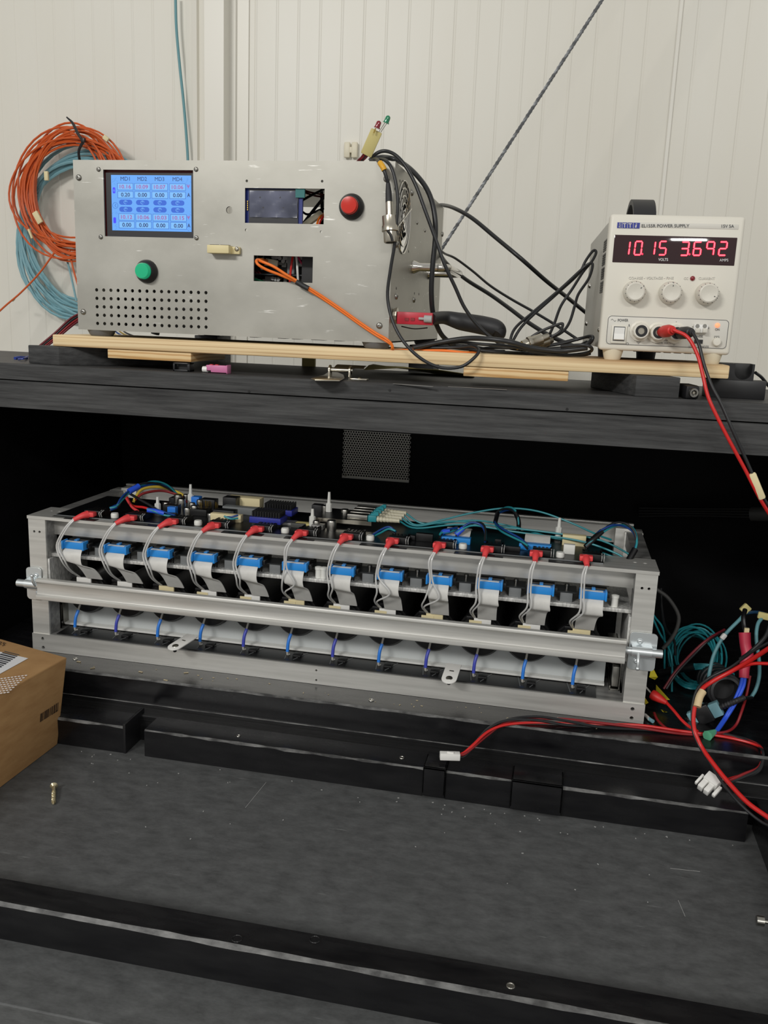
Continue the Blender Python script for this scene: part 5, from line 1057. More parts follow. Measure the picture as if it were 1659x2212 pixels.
for k in (0, 1):
    o_ = V((0, -.001*k, .0026*(k-.5)))
    MB().tube([Q(548, 1004, 1.0175)+o_, Q(660, 1075, 1.021)+o_, Q(800, 1170, 1.021)+o_, Q(930, 1262, 1.020)+o_, Q(1040, 1335, 1.018)+o_, Q(1110, 1375, 1.014)+o_, Q(1148, 1408, 1.014)+o_*.5, Q(1152, 1440, 1.017)+V((.001*k, 0, 0)), Q(1160, 1448, 1.04), Q(1300, 1455, 1.05)+o_, K(300, 1465, 1.045)+o_, K(450, 1466, 1.042)+o_, K(590, 1480, 1.04)+o_, K(680, 1470, 1.05)], .0015, 10).build('strand', 'orange_cable', t)
# taped pair of indicator leds standing out of the box top
LB = lambda X, Y, y: at(760+X/11.85, 240+Y/11.85, y)
t = thing('indicator_leds', 'red and green indicator LEDs taped together above the box top', 'LED pair', LB(200, 1260, 1.06))
for (xa, ya), (xb2, yb2), mm, yv in (((640, 440), (712, 245), 'led_red', 1.045), ((870, 310), (950, 112), 'led_green', 1.05)):
    a = LB(xa, ya, yv); d = LB(xb2, yb2, yv)-a; Ln = d.length
    MB().lathe([(0, .0036), (.0012, .0036), (.0012, .0030), (Ln*.7, .0029), (Ln*.86, .0024), (Ln*.96, .0012), (Ln, .0001)], a, d, 20).build('led', mm, t)
for dx in (0, 50): MB().cyl(LB(845+dx, 300+dx*.3, 1.05), LB(690+dx, 540, 1.05), .00035, n=6).build('led_leg', 'steel', t)
MB().cyl(LB(610, 440, 1.045), LB(560, 560, 1.045), .0008, n=6).build('led_leg', 'brass', t)
a, b2 = LB(640, 500, 1.05), LB(360, 1130, 1.055); mb = MB(); d = (b2-a).normalized(); mb.bar(a, b2, .0135, .0035, (.3, -1, 0)); mb.build('masking_tape', 'masking', t, bev=.0012)
for k, mm in enumerate(('wine_wire', 'red_dark', 'cable_black', 'wine_wire')): MB().tube([LB(310+k*28, 1080+k*25, 1.057), LB(250+k*30, 1170+k*15, 1.06), LB(150+k*45, 1270, 1.065), LB(60+k*50, 1400, 1.08)], .0010, 8).build('led_wire', mm, t)
# steel wire rope to the ceiling
ra = at(1306, -8, 1.70); rb = at(945, 552, 1.62); rb = ra+(rb-ra)*1.12; d = rb-ra; Ln = d.length; e = d.normalized(); x_ = e.orthogonal().normalized(); y_ = e.cross(x_)
ra2 = ra-e*.6; Ln2 = (rb-ra2).length
mb = MB(); N = 150
for s_ in range(6):
    pts = []
    for k in range(N+1):
        f = k/N; a = 2*math.pi*(s_/6+f*Ln2/.030); pts.append(ra2+e*(Ln2*f)+(x_*math.cos(a)+y_*math.sin(a))*.0021)
    mb.tube(pts, .00135, 5, sub=1, smooth=False)
tag(mb.build('wire_rope', 'rope_steel'), 'twisted steel wire rope slanting up across the wall', 'rope')
# teal cable hanging on the wall
cable([at(379, -10, YW-.02), at(381, 60, YW-.02), at(388, 140, YW-.02), at(396, 215, YW-.02), at(402, 285, YW-.022), at(406, 350, YW-.025), at(409, 450, YW-.03)], .0030, 'teal_cable', 'grey teal cable hanging straight down the wall', 'hanging_cable')
# ================================================================== fibre coils hung on the wall
def coil(name, m, turns, label, cx, cy, rx, ry, ys, jit, r, seed, sub=40, extra=None, tilt=0):
    rnd = random.Random(seed); pts = []; par = []
    for k in range(turns): par.append((cx+rnd.uniform(-jit, jit), cy+rnd.uniform(-jit, jit)*1.0, rnd.uniform(rx[0], rx[1]), rnd.uniform(ry[0], ry[1]), YW-ys+rnd.uniform(-.012, .012), rnd.uniform(-.25, .25)+tilt))
    total = turns*sub
    for q in range(total):
        f = q/sub; i0 = int(f); i1 = min(i0+1, turns-1); g = f-i0; g = g*g*(3-2*g)
        A = [a+(b_-a)*g for a, b_ in zip(par[i0], par[i1])]; an = 2*math.pi*f
        wob = 1+.02*math.sin(3*an+i0)
        X, Y = A[2]*wob*math.cos(an), A[3]*wob*math.sin(an); ct, st_ = math.cos(A[5]), math.sin(A[5])
        pts.append(at(A[0]+X*ct-Y*st_, A[1]+X*st_+Y*ct, A[4]))
    t = thing(name, label, 'cable coil', at(cx, cy+ry[1], YW-ys), 'fibre coils on the wall')
    MB().tube(pts, r, 6, smooth=False).build('strand', m, t)
    return t
tc = coil('fibre_coil', 'teal_fibre', 15, 'pale teal fibre coil hung on the wall left of the control box', 185, 505, (105, 158), (150, 190), .035, 14, .0034, 2)
oc = coil('fibre_coil', 'orange_fibre', 24, 'orange fibre coil hung on the wall over the teal coil', 160, 418, (64, 146), (98, 148), .062, 12, .00235, 9)
MB().tube([at(118, 545, YW-.07), at(85, 590, YW-.08), at(45, 632, YW-.10), at(10, 662, YW-.12), at(-30, 700, YW-.15)], .0022, 8).build('loose_end', 'orange_fibre', oc)
MB().tube([at(150, 540, YW-.06), at(158, 580, YW-.07), at(172, 630, YW-.08)], .0022, 8).build('loose_end', 'orange_fibre', oc)
for (X, Y), (X2, Y2), w_ in (((100, 370), (101, 390), .016), ((75, 458), (88, 482), .022), ((62, 495), (70, 515), .008), ((224, 295), (234, 303), .016), ((26, 650), (31, 645), .008)): MB().bar(at(X, Y, YW-.082), at(X2, Y2, YW-.082), w_*.6, .006, (0, -1, 0)).build('tape_flag', 'masking_light', oc, bev=.001)
MB().tube([at(140, 545, YW-.05), at(152, 590, YW-.05), at(165, 650, YW-.05)], .0024, 8).build('loose_end', 'teal_fibre', tc)
t = thing('cable_tie', 'black cable tie with long tail round both wall coils', 'cable tie', at(174, 345, YW-.07))
MB().tube([at(144, 253, YW-.09), at(157, 266, YW-.092), at(168, 288, YW-.094), at(178, 303, YW-.094)], [.0016, .0030, .0034, .0030], 6).build('tail', 'black_plastic', t)
MB().tube([at(182, 303, YW-.092), at(174, 316, YW-.086), at(170, 328, YW-.080), at(172, 345, YW-.072), at(176, 352, YW-.05)], .0032, 6).build('band', 'black_plastic', t); MB().box(at(180, 303, YW-.093), (.009, .008, .009)).build('lock', 'black_plastic', t, bev=.001)
for k, mm in enumerate(('wine_wire', 'cable_black', 'red_dark', 'wine_wire')): cable([at(200, 660+k*4, 1.46), at(170, 678+k*5, 1.46), at(150, 690+k*6, 1.46), at(118, 720+k*5, 1.45), at(80, 752+k*4, 1.43), at(40, 790+k*3, 1.40)], .0019, mm, '%s wire of the loom behind the left box corner' % ('topmost dark red', 'black', 'lighter red', 'lowest dark red')[k], 'loom_wire', 'wire', 'loom behind the box')
for k in range(5): cable([at(228+k*8, 700, 1.20+.01*k), at(232+k*9, 716, 1.19), at(245+k*11, 726, 1.18), at(270+k*8, 731, 1.16)], .0011, ('steel', 'brass', 'navy_wire', 'brass', 'cable_black')[k], 'thin %s wire sagging under the box, %s from the left' % (('silver', 'brassy', 'navy', 'brassy', 'black')[k], ORD[k]), 'thin_wire', 'wire', 'thin wires under the box')
# ================================================================== cardboard box and screw
tz = z(-.4329); A = [V((-.80, .905, ZF)), V((-.594, .9285, ZF)), V((-.604, .62, ZF)), V((-.81, .64, ZF))]
Tt = [V((-.80, 1.012, tz+.002)), V((-.5945, .9580, tz)), V((-.622, .655, tz)), V((-.82, .66, tz+.002))]
def cbp(u, v, h=0): # point on top face: u from left to right, v from back to front
    a = Tt[0].lerp(Tt[1], u); b2 = Tt[3].lerp(Tt[2], u); return a.lerp(b2, v)+V((0, 0, h))
t = thing('cardboard_box', 'brown cardboard parcel box with white shipping label at the left', 'box', (-.7, .79, ZF))
mb = MB(); o4 = [A[3], A[2], A[1], A[0]]; t4 = [Tt[3], Tt[2], Tt[1], Tt[0]]
mb.hexa([p+V((0, 0, .0003)) for p in o4]+t4); mb.build('carton', 'cardboard', t, bev=.0018, seg=2)
def cside(u, v, h=.0): # right face: u from far to near, v 0 bottom..1 top
    a = A[1].lerp(A[2], u); b2 = Tt[1].lerp(Tt[2], u); n_ = (A[2]-A[1]).cross(Tt[1]-A[1]).normalized(); n_ = n_ if n_.x > 0 else -n_; return a.lerp(b2, v)+n_*h
def pix_top(px, py, h=.0006):
    nrm = (Tt[1]-Tt[0]).cross(Tt[3]-Tt[0]).normalized(); nrm = nrm if nrm.z > 0 else -nrm; return atp(px, py, Tt[1]+nrm*h, nrm)
def pix_side(px, py, h=.0006):
    n_ = (A[2]-A[1]).cross(Tt[1]-A[1]).normalized(); n_ = n_ if n_.x > 0 else -n_; return atp(px, py, A[1]+n_*h, n_)
lb_ = MB().add([pix_top(-50, 1396), pix_top(61, 1422), pix_top(-30, 1472), pix_top(-150, 1440)], [(0, 1, 2, 3)]).build('shipping_label', 'paper', t, smooth=False, flip=False)
mb = MB()
for k in range(14):
    o_ = k*5.2+(k % 3)*1.5; w_ = 1.2+(k*7 % 3)*.7
    mb.add([pix_top(0+36-o_*.62-26, 1408+o_*.42-2, .0009), pix_top(0+36-o_*.62+8-2, 1408+o_*.42+6, .0009), pix_top(36-o_*.62+6-w_, 1408+o_*.42+6+w_, .0009), pix_top(36-o_*.62-26-w_, 1408+o_*.42-2+w_, .0009)], [(0, 1, 2, 3)])
mb.build('label_bars', 'print_grey', lb_, smooth=False, flip=False)
mb = MB()
for i in range(12):
    for j in range(8):
        cx_, cy_ = 56-i*7.5-j*5.5, 1459-i*.2+j*5.2+i*1.2
        if cx_ < -40: continue
        c_ = pix_top(cx_, cy_, .0007); mb.lathe([(0, .0016), (.0001, .0016)], c_, (0, 0, 1), 8)
mb.build('dot_print', 'print_white', t, smooth=False)
mb = MB(); x_ = 88.0; rnd = random.Random(6)
while x_ < 127:
    w_ = rnd.choice((.7, 1.2, 2.0)); f = (x_-88)/40.0; yt, yb_ = 1542-f*26, 1561-f*26+.3
    mb.add([pix_side(x_, yt), pix_side(x_+w_, yt-w_*.65), pix_side(x_+w_-1.2, yb_-w_*.65-1), pix_side(x_-1.2, yb_-1)], [(0, 1, 2, 3)]); x_ += w_+rnd.choice((.7, 1.0, 1.8))
mb.build('barcode', 'ink', t, smooth=False, flip=False)
mb = MB()
for k in range(5): f = k/5; x_ = 112+k*2.6; y_ = 1542-k*1.7; mb.add([pix_side(x_, y_), pix_side(x_+1.6, y_-1.0), pix_side(x_+1.5, y_+1.4), pix_side(x_-.1, y_+2.4)], [(0, 1, 2, 3)])
mb.build('barcode_digits', 'ink', t, smooth=False, flip=False)
mb = MB()
pt = [pix_top(6-3*math.sin(a*.0), 1374+0*a, .0008) for a in (0,)]
mb.tube([pix_top(-6, 1389, .0008), pix_top(0, 1386, .0008), pix_top(3, 1388, .0008), pix_top(-2, 1391, .0008), pix_top(3, 1392, .0008)], .0004, 5); mb.tube([pix_top(12, 1390, .0008), pix_top(8, 1388, .0008), pix_top(7, 1391, .0008), pix_top(10, 1393, .0008), pix_top(5, 1395, .0008)], .0004, 5); mb.build('pen_marks', 'ink', t)
a = atz(116.5, 1697, ZF+.0045); b2 = atz(115.5, 1738, ZF+.002); d = b2-a; Ln = d.length
t = thing('wood_screw', 'single yellow zinc wood screw lying on the black cabinet floor', 'screw', (a.x, a.y, ZF))
MB().lathe([(0, .0001), (.0002, .0042), (.0008, .0044), (.0032, .0022), (Ln*.35, .0020), (Ln*.85, .0019), (Ln, .0002)], a, d, 16).build('shank', 'screw_yellow', t)
e = d.normalized(); x_ = e.orthogonal().normalized(); y_ = e.cross(x_); pts = []
for k in range(120): f = k/119; an = f*2*math.pi*11; rr = .0021 if f < .85 else .0021*(1-(f-.85)/.16); pts.append(a+e*(Ln*(.3+.68*f))+(x_*math.cos(an)+y_*math.sin(an))*rr)
MB().tube(pts, .0005, 5, smooth=False).build('thread', 'screw_yellow', t)

# ================================================================== wiring behind and beside the detector
def D(X, Y, y):
    p = at(1380+X/3.161, 1080+Y/3.161, y)
    return atz(1380+X/3.161, 1080+Y/3.161, ZL+.005) if (y > yl and p.z < ZL+.005) else p
def onl(X, Y, h=.003): return atz(1380+X/3.161, 1080+Y/3.161, ZL+h)
# aqua coil standing behind the right post
rnd = random.Random(12); pts = []
par = [(400+rnd.uniform(-45, 45), 1075+rnd.uniform(-35, 35), rnd.uniform(140, 185), rnd.uniform(165, 215), 1.22+rnd.uniform(-.02, .03), rnd.uniform(-.7, .5)) for k in range(13)]
for q in range(13*36):
    f = q/36; i0 = int(f); i1 = min(i0+1, 12); g = f-i0; g = g*g*(3-2*g); Aq = [a+(b_-a)*g for a, b_ in zip(par[i0], par[i1])]; an = 2*math.pi*f
    X, Y = Aq[2]*math.cos(an), Aq[3]*math.sin(an); p = D(Aq[0]+X*math.cos(Aq[5])-Y*math.sin(Aq[5]), Aq[1]+X*math.sin(Aq[5])+Y*math.cos(Aq[5]), Aq[4]); p.z = max(p.z, ZL+.002); pts.append(p)
t = thing('aqua_fibre_coil', 'tangled aqua fibre coil behind the right post of the frame', 'cable coil', (pts[0].x, 1.22, ZL+.001))
MB().tube(pts, .0013, 6, smooth=False).build('strand', 'aqua_fibre', t)
for k in range(4): MB().tube([D(375, 1122+k*11, 1.19), D(450, 1122+k*10, 1.185), D(560, 1140+k*8, 1.18), D(650, 1190+k*10, 1.19)], .0013, 6).build('loose_end', 'aqua_fibre', t)
MB().tube([D(150, 1180, 1.21), D(260, 1155, 1.20), D(380, 1138, 1.19)], .0055, 10).build('black_sleeve', 'black_hs', t)
for X, Y, X2, Y2, lb in ((60, 640, 190, 900, 'aqua fibre strand dropping beside the right post, inner'), (80, 700, 240, 1060, 'aqua fibre strand dropping beside the right post, outer')):
    cable([D(X-30, Y, 1.16), D((X+X2)/2-25, (Y+Y2)/2+15, 1.17), D(X2-20, Y2, 1.18), D(X2-15, Y2+250, 1.19)], .0014, 'aqua_fibre', lb, 'fibre_strand', 'fibre', 'strands by the right post')
cable([D(120, 610, 1.15), D(200, 670, 1.15), D(268, 780, 1.15), D(262, 870, 1.15), D(220, 950, 1.15), D(165, 1015, 1.15)], .0026, 'header_grey', 'dark brown cable arcing out beside the right post')
cable([D(150, 600, 1.17), D(160, 760, 1.17), D(185, 880, 1.18), D(240, 960, 1.19), D(250, 1060, 1.19)], .0018, 'cable_black', 'black wire dropping behind the brown cable')
for k, (mm, lb) in enumerate((('wine_wire', 'dark red wire of the pair rising right of the frame'), ('cable_black', 'black wire of the pair rising right of the frame'))): cable([D(170+k*18, 1290, 1.12), D(250+k*14, 1170+k*5, 1.13), D(380+k*14, 1030+k*8, 1.15), D(480, 945+k*12, 1.16), D(585, 885+k*10, 1.18)], .0017, mm, lb, 'rising_wire', 'wire', 'rising wire pair')
cable([D(478, 1215, 1.13), D(484, 1170, 1.13), D(515, 1050, 1.14), D(585, 925, 1.15), D(690, 815, 1.16), D(730, 770, 1.17)], .0024, 'teal_cable', 'thick teal cable with white mark curving up to the tape', 'teal_cable')
o = cable([D(735, 772, 1.17), D(800, 766, 1.16), D(860, 778, 1.15), D(900, 800, 1.15)], .0022, 'steel_blue', 'slate blue cable between the two tape flags', 'slate_cable')
cable([D(850, 795, 1.15), D(812, 850, 1.14), D(802, 950, 1.13), D(820, 1090, 1.12), D(822, 1200, 1.12), D(800, 1290, 1.115), D(768, 1345, 1.11)], .0024, 'teal_cable', 'thick teal cable hanging straight behind the red leads', 'teal_cable')
tag(MB().bar(D(705, 765, 1.168), D(750, 722, 1.17), .011, .006, (0, -1, 0)).build('tape_flag', 'masking', bev=.0015), 'upper masking tape flag at the top of the teal cable', 'tape', 'tape flags'); tag(MB().bar(D(812, 783, 1.148), D(890, 800, 1.147), .009, .005, (0, -1, 0)).build('tape_flag', 'masking', bev=.0015), 'right masking tape flag where the teal cable turns down', 'tape', 'tape flags')
tag(MB().bar(D(563, 950, 1.146), D(592, 915, 1.1485), .0062, .0062, (0, -1, 0)).build('cable_marker', 'white_plastic', bev=.0018), 'white marker sleeve on the curving teal cable', 'marker')
# pink shrink sleeve with blue pair
t = thing('sleeved_pair', 'pink shrink sleeve ending in two bright blue wires', 'wire pair', D(510, 1595, 1.06))
MB().tube([D(722, 905, 1.10), D(728, 990, 1.095), D(742, 1060, 1.09), D(722, 1140, 1.085), D(718, 1215, 1.08)], [.0070, .0066, .0072, .0062, .0058], 14).build('shrink_sleeve', 'pink_shrink', t)
for k in (0, 1): MB().tube([D(708+k*18, 1205, 1.08), D(690+k*22, 1280, 1.078), D(640+k*16, 1395, 1.073), D(585+k*12, 1490, 1.068), D(530+k*10, 1572, 1.062), D(512+k*6, 1592, 1.06)], .0021, 10).build('blue_wire', 'blue_wire', t)
MB().tube([D(735, 905, 1.10), D(720, 860, 1.105), D(715, 800, 1.11), D(725, 750, 1.12)], .003, 8).build('dark_tail', 'black_hs', t); MB().bar(D(735, 905, 1.098), D(738, 875, 1.098), .0055, .003, (0, -1, 0)).build('white_end', 'masking_light', t)
a, b2 = D(520, 1582, 1.05), D(468, 1610, 1.045); MB().lathe([(0, .0030), ((b2-a).length, .0062)], a, b2-a, 8).build('ferrule', 'mint', t)
# red and black supply cable sweeping through the bay and out over the floor
for mm, lb, r, off in (('red_wire', 'thick red supply wire sweeping out of the bay over the step', .0026, 0), ('cable_black', 'thin black supply wire beside the sweeping red wire', .0016, 1)):
    o_ = off
    pts = [D(900+40*o_, 1005-60*o_, 1.00), D(760, 1095-50*o_, 1.02), D(640-10*o_, 1165-25*o_, 1.03), D(500-20*o_, 1240-25*o_, 1.03), D(425-25*o_, 1300-10*o_, 1.02), D(385-18*o_, 1400, 1.01), D(372-8*o_, 1500, 1.0), D(385-12*o_, 1590, .99), D(430-12*o_, 1690, .982), D(500-10*o_, 1790+10*o_, .965), D(600-40*o_, 1915, .945), D(740-60*o_, 2065, .92), D(900-60*o_, 2180+20*o_, .90), D(1000, 2260, .88)]
    cable(pts, r, mm, lb, 'supply_wire', 'wire', 'sweeping supply wires')
tag(MB().tube([D(438, 1305, 1.016), D(415, 1345, 1.011), D(398, 1412, 1.004)], .0045, 10).build('tape_wrap', 'tan_tape'), 'tan tape wrap on the sweeping red wire', 'tape')
cable([D(900, 1118, 1.01), D(780, 1118, 1.02), D(680, 1150, 1.03), D(560, 1205, 1.035), D(470, 1260, 1.035), D(420, 1310, 1.03)], .0020, 'red_wire', 'second red wire entering level from the right edge', 'supply_wire')
cable([D(900, 850, 1.05), D(860, 940, 1.05), D(760, 1040, 1.05), D(690, 1090, 1.05)], .0024, 'cable_black', 'black wire slanting down behind the second red wire', 'supply_wire')
cable([D(760, 1200, 1.10), D(735, 1330, 1.09), D(700, 1450, 1.07), D(660, 1540, 1.06), D(590, 1585, 1.05), D(450, 1592, 1.045)], .0017, 'red_dark', 'dark red wire dropping behind the blue pair', 'supply_wire')
# red booted probe lead and yellow flags
t = thing('probe_lead', 'red probe lead with red boot at the foot of the right post', 'lead', D(100, 1330, 1.09))
a, b2 = D(88, 1325, 1.085), D(190, 1385, 1.075); MB().lathe([(0, .0060), (.004, .0066), ((b2-a).length*.6, .0050), ((b2-a).length, .0028)], a, b2-a, 16).build('boot', 'plug_red', t); MB().tube([b2, D(240, 1440, 1.065), D(290, 1500, 1.055), D(340, 1545, 1.05), D(400, 1580, 1.04)], .0019, 8).build('wire', 'red_wire', t); MB().tube([a, D(40, 1270, 1.09), D(0, 1240, 1.10)], .0012, 6).build('probe_wire', 'grey_wire', t)
for q, lb in (((( 70, 1210), (88, 1130), (130, 1210), (110, 1228)), 'topmost yellow tape flag at the right post'), (((118, 1262), (212, 1365), (80, 1362), (115, 1330)), 'largest yellow tape flag behind the red boot'), (((38, 1345), (66, 1385), (42, 1398), (20, 1390)), 'lowest yellow tape flag against the right post'), (((150, 1430), (195, 1448), (175, 1452), (160, 1445)), 'tiny yellow tape flag below the red boot')):
    y_ = 1.10 if q[0][0] != 38 else 1.06
    tag(MB().prism([D(a_, b_, y_+.004*k) for k, (a_, b_) in enumerate(q)], (0, .0006, 0)).build('tape_flag', 'yellow_tape', smooth=False), lb, 'tape', 'yellow tape flags')
cable([onl(105, 1455), onl(130, 1505), onl(190, 1560), onl(260, 1578)], .0017, 'red_dark', 'short dark red wire curling below the yellow flags', 'supply_wire'); 
t = thing('fibre_pigtail', 'white tipped aqua pigtail lying beside the post foot', 'pigtail', onl(70, 1490)); MB().tube([onl(42, 1468), onl(60, 1485), onl(75, 1500)], .0022, 8).build('tip', 'white_plastic', t); MB().tube([onl(70, 1495), onl(85, 1505), onl(97, 1513)], .0024, 8).build('end', 'teal_fibre', t)
# multi-fibre coupler
t = thing('fibre_coupler', 'black and teal multi fibre coupler with ribbed boots', 'coupler', D(440, 1480, 1.08))
a, b2 = D(395, 1480, 1.085), D(495, 1440, 1.075); MB().bar(a, b2, .022, .012, (0, -1, .2)).build('body', 'black_plastic', t, bev=.0015)
d = b2-a; MB().bar(b2, b2+d*.62, .018, .010, (0, -1, .2)).build('sleeve', 'teal_fibre', t, bev=.001); MB().bar(a, a-d*.45, .018, .010, (0, -1, .2)).build('sleeve', 'teal_fibre', t, bev=.001)
c = D(448, 1402, 1.085); MB().box(c, (.016, .008, .004)).build('dust_cap', 'teal_fibre', t, bev=.001)
for s_, P0 in ((1, b2+d*.62), (-1, a-d*.45)):
    e = d.normalized()*s_; pr = []
    for k in range(9): pr += [(k*.0035, .0042-.0001*k), (k*.0035+.0022, .0042-.0001*k), (k*.0035+.0022, .0032), (k*.0035+.0034, .0032)]
    MB().lathe(pr, P0, e, 12).build('ribbed_boot', 'black_rubber', t, ang=30)
e = d.normalized(); MB().tube([b2+d*.62+e*.03, D(770, 1350, 1.10)], .0024, 8, smooth=False).build('cable', 'cable_black', t)
# corrugated hose end
t = thing('corrugated_hose', 'black corrugated hose end lying behind the coupler', 'hose', onl(560, 1400))
a, b2 = D(500, 1240, 1.20), D(585, 1330, 1.12); d = b2-a; pr = []
for k in range(5): pr += [(k*.018, .022), (k*.018+.011, .022), (k*.018+.013, .019), (k*.018+.017, .019)]
pr += [(.09, .016), (.06, .0155)]
MB().lathe(pr, a+V((0, 0, .006)), d, 28).build('hose', 'black_rubber', t)
# supply loom along the ledge with white connectors at both ends
S = lambda px, py, h: atz(px, py, ZL+h)
def lo(px, py, y): return at(px, py, y)
# over the ledge edge and back, in true depth: starts on the stop rail, climbs to the ledge, runs right, returns
loom = [(988, 1633, .944), (1002, 1630, .950), (1022, 1612, .962), (1055, 1580, .985), (1095, 1560, 1.000), (1160, 1554, 1.012), (1225, 1560, 1.016), (1300, 1568, 1.022), (1380, 1573, 1.030), (1470, 1584, 1.034), (1560, 1591, 1.040), (1625, 1610, 1.030), (1646, 1632, 1.010), (1640, 1660, .992), (1605, 1676, .978), (1565, 1690, .968)]
t = thing('supply_loom', 'red and black wire loom along the ledge with white plugs on both ends', 'wire loom', S(1300, 1568, 0))
for k, mm in enumerate(('red_wire', 'red_dark', 'cable_black', 'cable_black')):
    rnd = random.Random(40+k); pts = []
    for j, (px, py, y_) in enumerate(loom):
        a = k*math.pi/2+j*.9; p = lo(px, py, y_)+V((0, .0028*math.cos(a), .0026*math.sin(a)))*(1.4 if 2 < j < 12 else .8); p.z = max(p.z, (ZL if p.y > yl else ZB)+.0018); pts.append(p)
    MB().tube(pts, .0017, 8).build('wire', mm, t)
p = lo(969, 1632, .942); w_ = MB().bar(p+V((.013, .003, -.0005)), p+V((-.010, -.002, -.0005)), .009, .008).build('white_plug', 'white_plastic', t, bev=.0008); MB().box(p+V((.002, 0, .0042)), (.008, .003, .0015)).build('plug_latch', 'white_plastic', w_, bev=.0004)
p = lo(1545, 1680, .962); q = lo(1521, 1706, .948); d = (q-p)
wp = MB().bar(p, p+d*.55, .0165, .012, (0, -.5, 1)).build('white_plug', 'white_plastic', t, bev=.0008); s_ = d.cross(V((0, -.5, 1))).normalized()
for k in (-1, 0): MB().bar(p+d*.5+s_*(.0045+k*.0075), p+d*1.1+s_*(.0045+k*.0075), .0062, .0085, (0, -.5, 1)).build('plug_socket', 'white_plastic', wp, bev=.001)
MB().bar(p+d*.3-s_*.011, p+d*1.0-s_*.011, .004, .005, (0, -.5, 1)).build('plug_latch', 'white_plastic', wp, bev=.001); MB().bar(p+d*.3+s_*.011, p+d*1.0+s_*.011, .003, .005, (0, -.5, 1)).build('plug_rib', 'white_plastic', wp, bev=.001)
# dark bundle with grey cap running along the back at right
t = thing('dark_cable_bundle', 'dark cable bundle with grey end cap in the upper right of the bay', 'cable bundle', at(1520, 1112, 1.40))
for k in range(4): MB().tube([at(1380, 1098+k*6, 1.44), at(1500, 1100+k*5, 1.42), at(1630, 1100+k*6, 1.38)], .0024, 8).build('cable', 'dark_plastic', t)
MB().cyl(at(1624, 1110, 1.38), at(1680, 1110, 1.36), .011).build('cap', 'header_grey', t)
# ------------------------------------------------------------------ wiring on top of the detector
cbl = [([(350, 1085), (300, 1048), (330, 1040)], 0)]
def T(px, py, y): return at(px, py, y)
t = thing('rainbow_loom', 'yellow, red and black wires arching over the board corner at left', 'wire loom', T(300, 1110, 1.10))
MB().tube([T(410, 1088, 1.19), T(390, 1066, 1.185), T(345, 1052, 1.17), T(310, 1056, 1.155), T(295, 1070, 1.145), T(288, 1085, 1.14)], .0020, 8).build('yellow_wire', 'yellow_wire', t); MB().tube([T(405, 1085, 1.185), T(385, 1070, 1.18), T(350, 1060, 1.17), T(310, 1066, 1.15), T(292, 1080, 1.14)], .0019, 8).build('red_wire', 'red_dark', t)
MB().tube([T(274, 1074, 1.13), T(285, 1092, 1.12), T(310, 1096, 1.115), T(328, 1102, 1.11)], .0018, 8).build('red_wire', 'red_wire', t); MB().tube([T(280, 1066, 1.14), T(300, 1078, 1.13), T(325, 1092, 1.12), T(345, 1106, 1.11)], .0019, 8).build('black_wire', 'cable_black', t); MB().tube([T(272, 1075, 1.13), T(285, 1095, 1.11), T(298, 1104, 1.10)], .0018, 8).build('red_wire', 'red_connector', t)
def loop(label, pts, m1='navy_wire', m2='aqua_fibre', n_=3, sleeve=None, r=.0014, sl=None):
    t = thing('sensor_loom', label, 'wire loom', T(*pts[0]), 'looms on the detector board')
    for k in range(n_):
        pp = [T(*p)+V((0, .0024*math.cos(k*2.1+j), .0024*math.sin(k*2.1+j))) for j, p in enumerate(pts)]
        MB().tube(pp, r, 8).build('wire', (m1, m2, 'cable_black')[k % 3], t)
    for a_, b_, mm, rr in (sl or []): MB().tube([T(*pts[k]) for k in range(a_, b_+1)], rr, 10).build('sleeve', mm, t)
loop('navy and teal wire loom rising at the far left board corner', [(238, 1100, 1.085), (252, 1094, 1.09), (262, 1080, 1.10), (278, 1062, 1.115), (300, 1050, 1.13), (330, 1043, 1.15), (360, 1050, 1.17), (385, 1068, 1.185)], sl=[(0, 1, 'navy_wire', .0032), (3, 4, 'blue_wire', .0042)])
loop('blue sleeved loom lying flat between second and third red plugs', [(318, 1102, 1.085), (335, 1104, 1.088), (355, 1109, 1.09), (380, 1113, 1.085)], sl=[(0, 2, 'blue_wire', .0034)])
loop('black sleeved loom making a tall loop over the back rail', [(1140, 1182, 1.085), (1125, 1168, 1.095), (1085, 1145, 1.12), (1070, 1128, 1.15), (1075, 1108, 1.17), (1095, 1099, 1.19), (1112, 1105, 1.20), (1120, 1125, 1.20), (1120, 1150, 1.19)], sl=[(6, 8, 'black_hs', .0032), (3, 4, 'black_hs', .0030)])
loop('black sleeved loom arching over the right end of the frame', [(1265, 1182, 1.085), (1280, 1166, 1.09), (1300, 1148, 1.10), (1325, 1134, 1.11), (1350, 1134, 1.12), (1368, 1146, 1.12), (1375, 1168, 1.115), (1372, 1186, 1.11), (1356, 1214, 1.10)], sl=[(0, 2, 'black_hs', .0036), (7, 8, 'black_hs', .0040)])
loop('short navy loom arching by the ninth red plug', [(985, 1155, 1.10), (1000, 1142, 1.105), (1018, 1132, 1.11), (1038, 1133, 1.11), (1048, 1145, 1.10), (1048, 1168, 1.085)], sl=[(0, 1, 'blue_wire', .0034)])
loop('navy loom with blue sleeve beside the aqua plugs', [(950, 1158, 1.09), (955, 1150, 1.095), (970, 1146, 1.10), (988, 1140, 1.11)], sl=[(1, 2, 'blue_wire', .0032)])
loop('loose navy strands spreading from the eighth red plug', [(855, 1150, 1.085), (840, 1142, 1.09), (822, 1148, 1.095), (805, 1156, 1.10)], n_=3)
loop('short navy loom lying by the fourth red plug', [(485, 1118, 1.09), (500, 1120, 1.09), (515, 1116, 1.095)], n_=2)
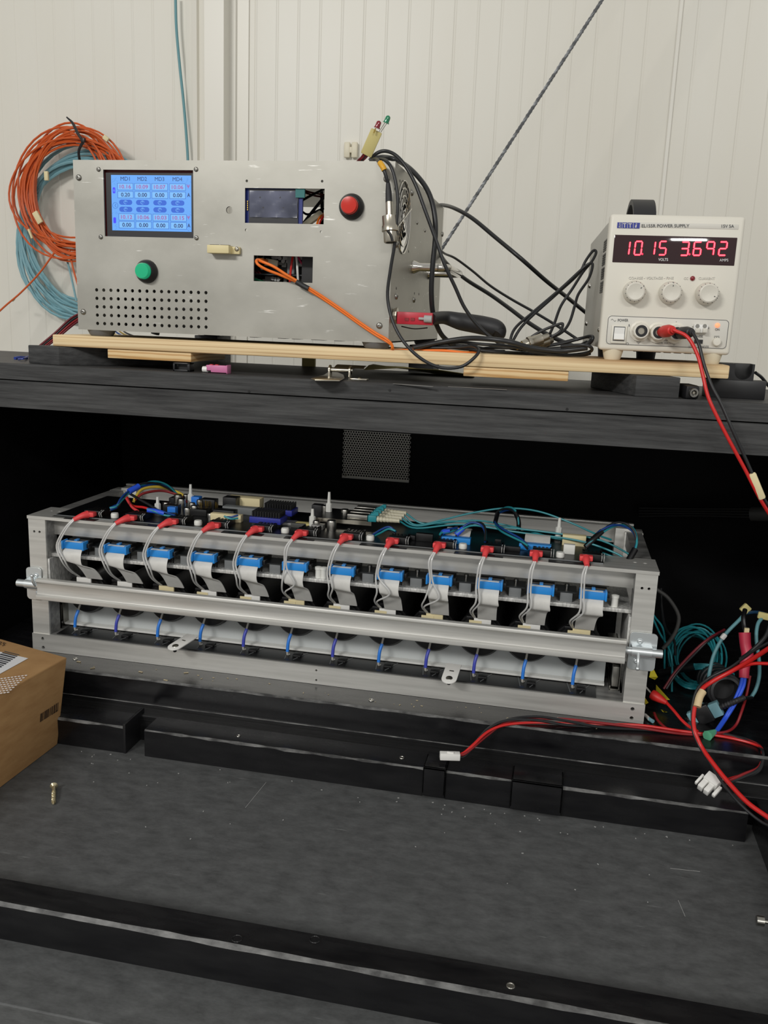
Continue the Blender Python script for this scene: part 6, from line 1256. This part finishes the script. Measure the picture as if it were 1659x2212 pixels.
# teal duplex plugs and aqua fibres running right
p0 = on_board(735, 1110, 1.16)
for k in range(4):
    y_ = 1.139+k*.017
    t = thing('fibre_plug', 'aqua fibre plug with sand boot in the optical cage, %s from the front' % ORD[k], 'fibre plug', V((p0.x+.05, y_, ZP+.012)), 'aqua fibre plugs')
    MB().bb(p0.x+.0405, p0.x+.052, y_-.0055, y_+.0055, ZP+.010, ZP+.0185).build('body', 'aqua_fibre', t, bev=.0008); mb = MB(); mb.hexa([V((p0.x+.042, y_-.002, ZP+.0185)), V((p0.x+.054, y_-.002, ZP+.0185)), V((p0.x+.054, y_+.002, ZP+.0185)), V((p0.x+.042, y_+.002, ZP+.0185)), V((p0.x+.050, y_-.002, ZP+.0235)), V((p0.x+.054, y_-.002, ZP+.0235)), V((p0.x+.054, y_+.002, ZP+.0235)), V((p0.x+.050, y_+.002, ZP+.0235))]); mb.build('clip', 'aqua_fibre', t)
    pr = []
    for q in range(7): pr += [(q*.0045, .0042-.0002*q), (q*.0045+.003, .0042-.0002*q), (q*.0045+.003, .0032), (q*.0045+.0042, .0032)]
    MB().lathe(pr, (p0.x+.0522, y_, ZP+.0135), (1, 0, 0), 10).build('boot', 'sand_boot', t, ang=30)
    ex = [V((p0.x+.082, y_, ZP+.0135))]
    paths = [[(900, 1141, 1.15), (1000, 1133, 1.16), (1120, 1150, 1.15), (1250, 1168, 1.13), (1330, 1195, 1.115), (1358, 1216, 1.105)], [(900, 1136, 1.16), (980, 1126, 1.17), (1100, 1140, 1.17), (1200, 1152, 1.16), (1300, 1168, 1.15), (1390, 1215, 1.15)], [(900, 1134, 1.17), (960, 1122, 1.18), (1020, 1108, 1.19), (1090, 1098, 1.20), (1160, 1104, 1.20), (1230, 1128, 1.19), (1290, 1155, 1.17), (1320, 1166, 1.15)], [(920, 1132, 1.18), (1020, 1124, 1.19), (1100, 1136, 1.19), (1180, 1158, 1.16), (1260, 1180, 1.14), (1345, 1210, 1.12)]][k]
    MB().tube(ex+[T(*q) for q in paths], .0013, 8).build('fibre', 'aqua_fibre', t)
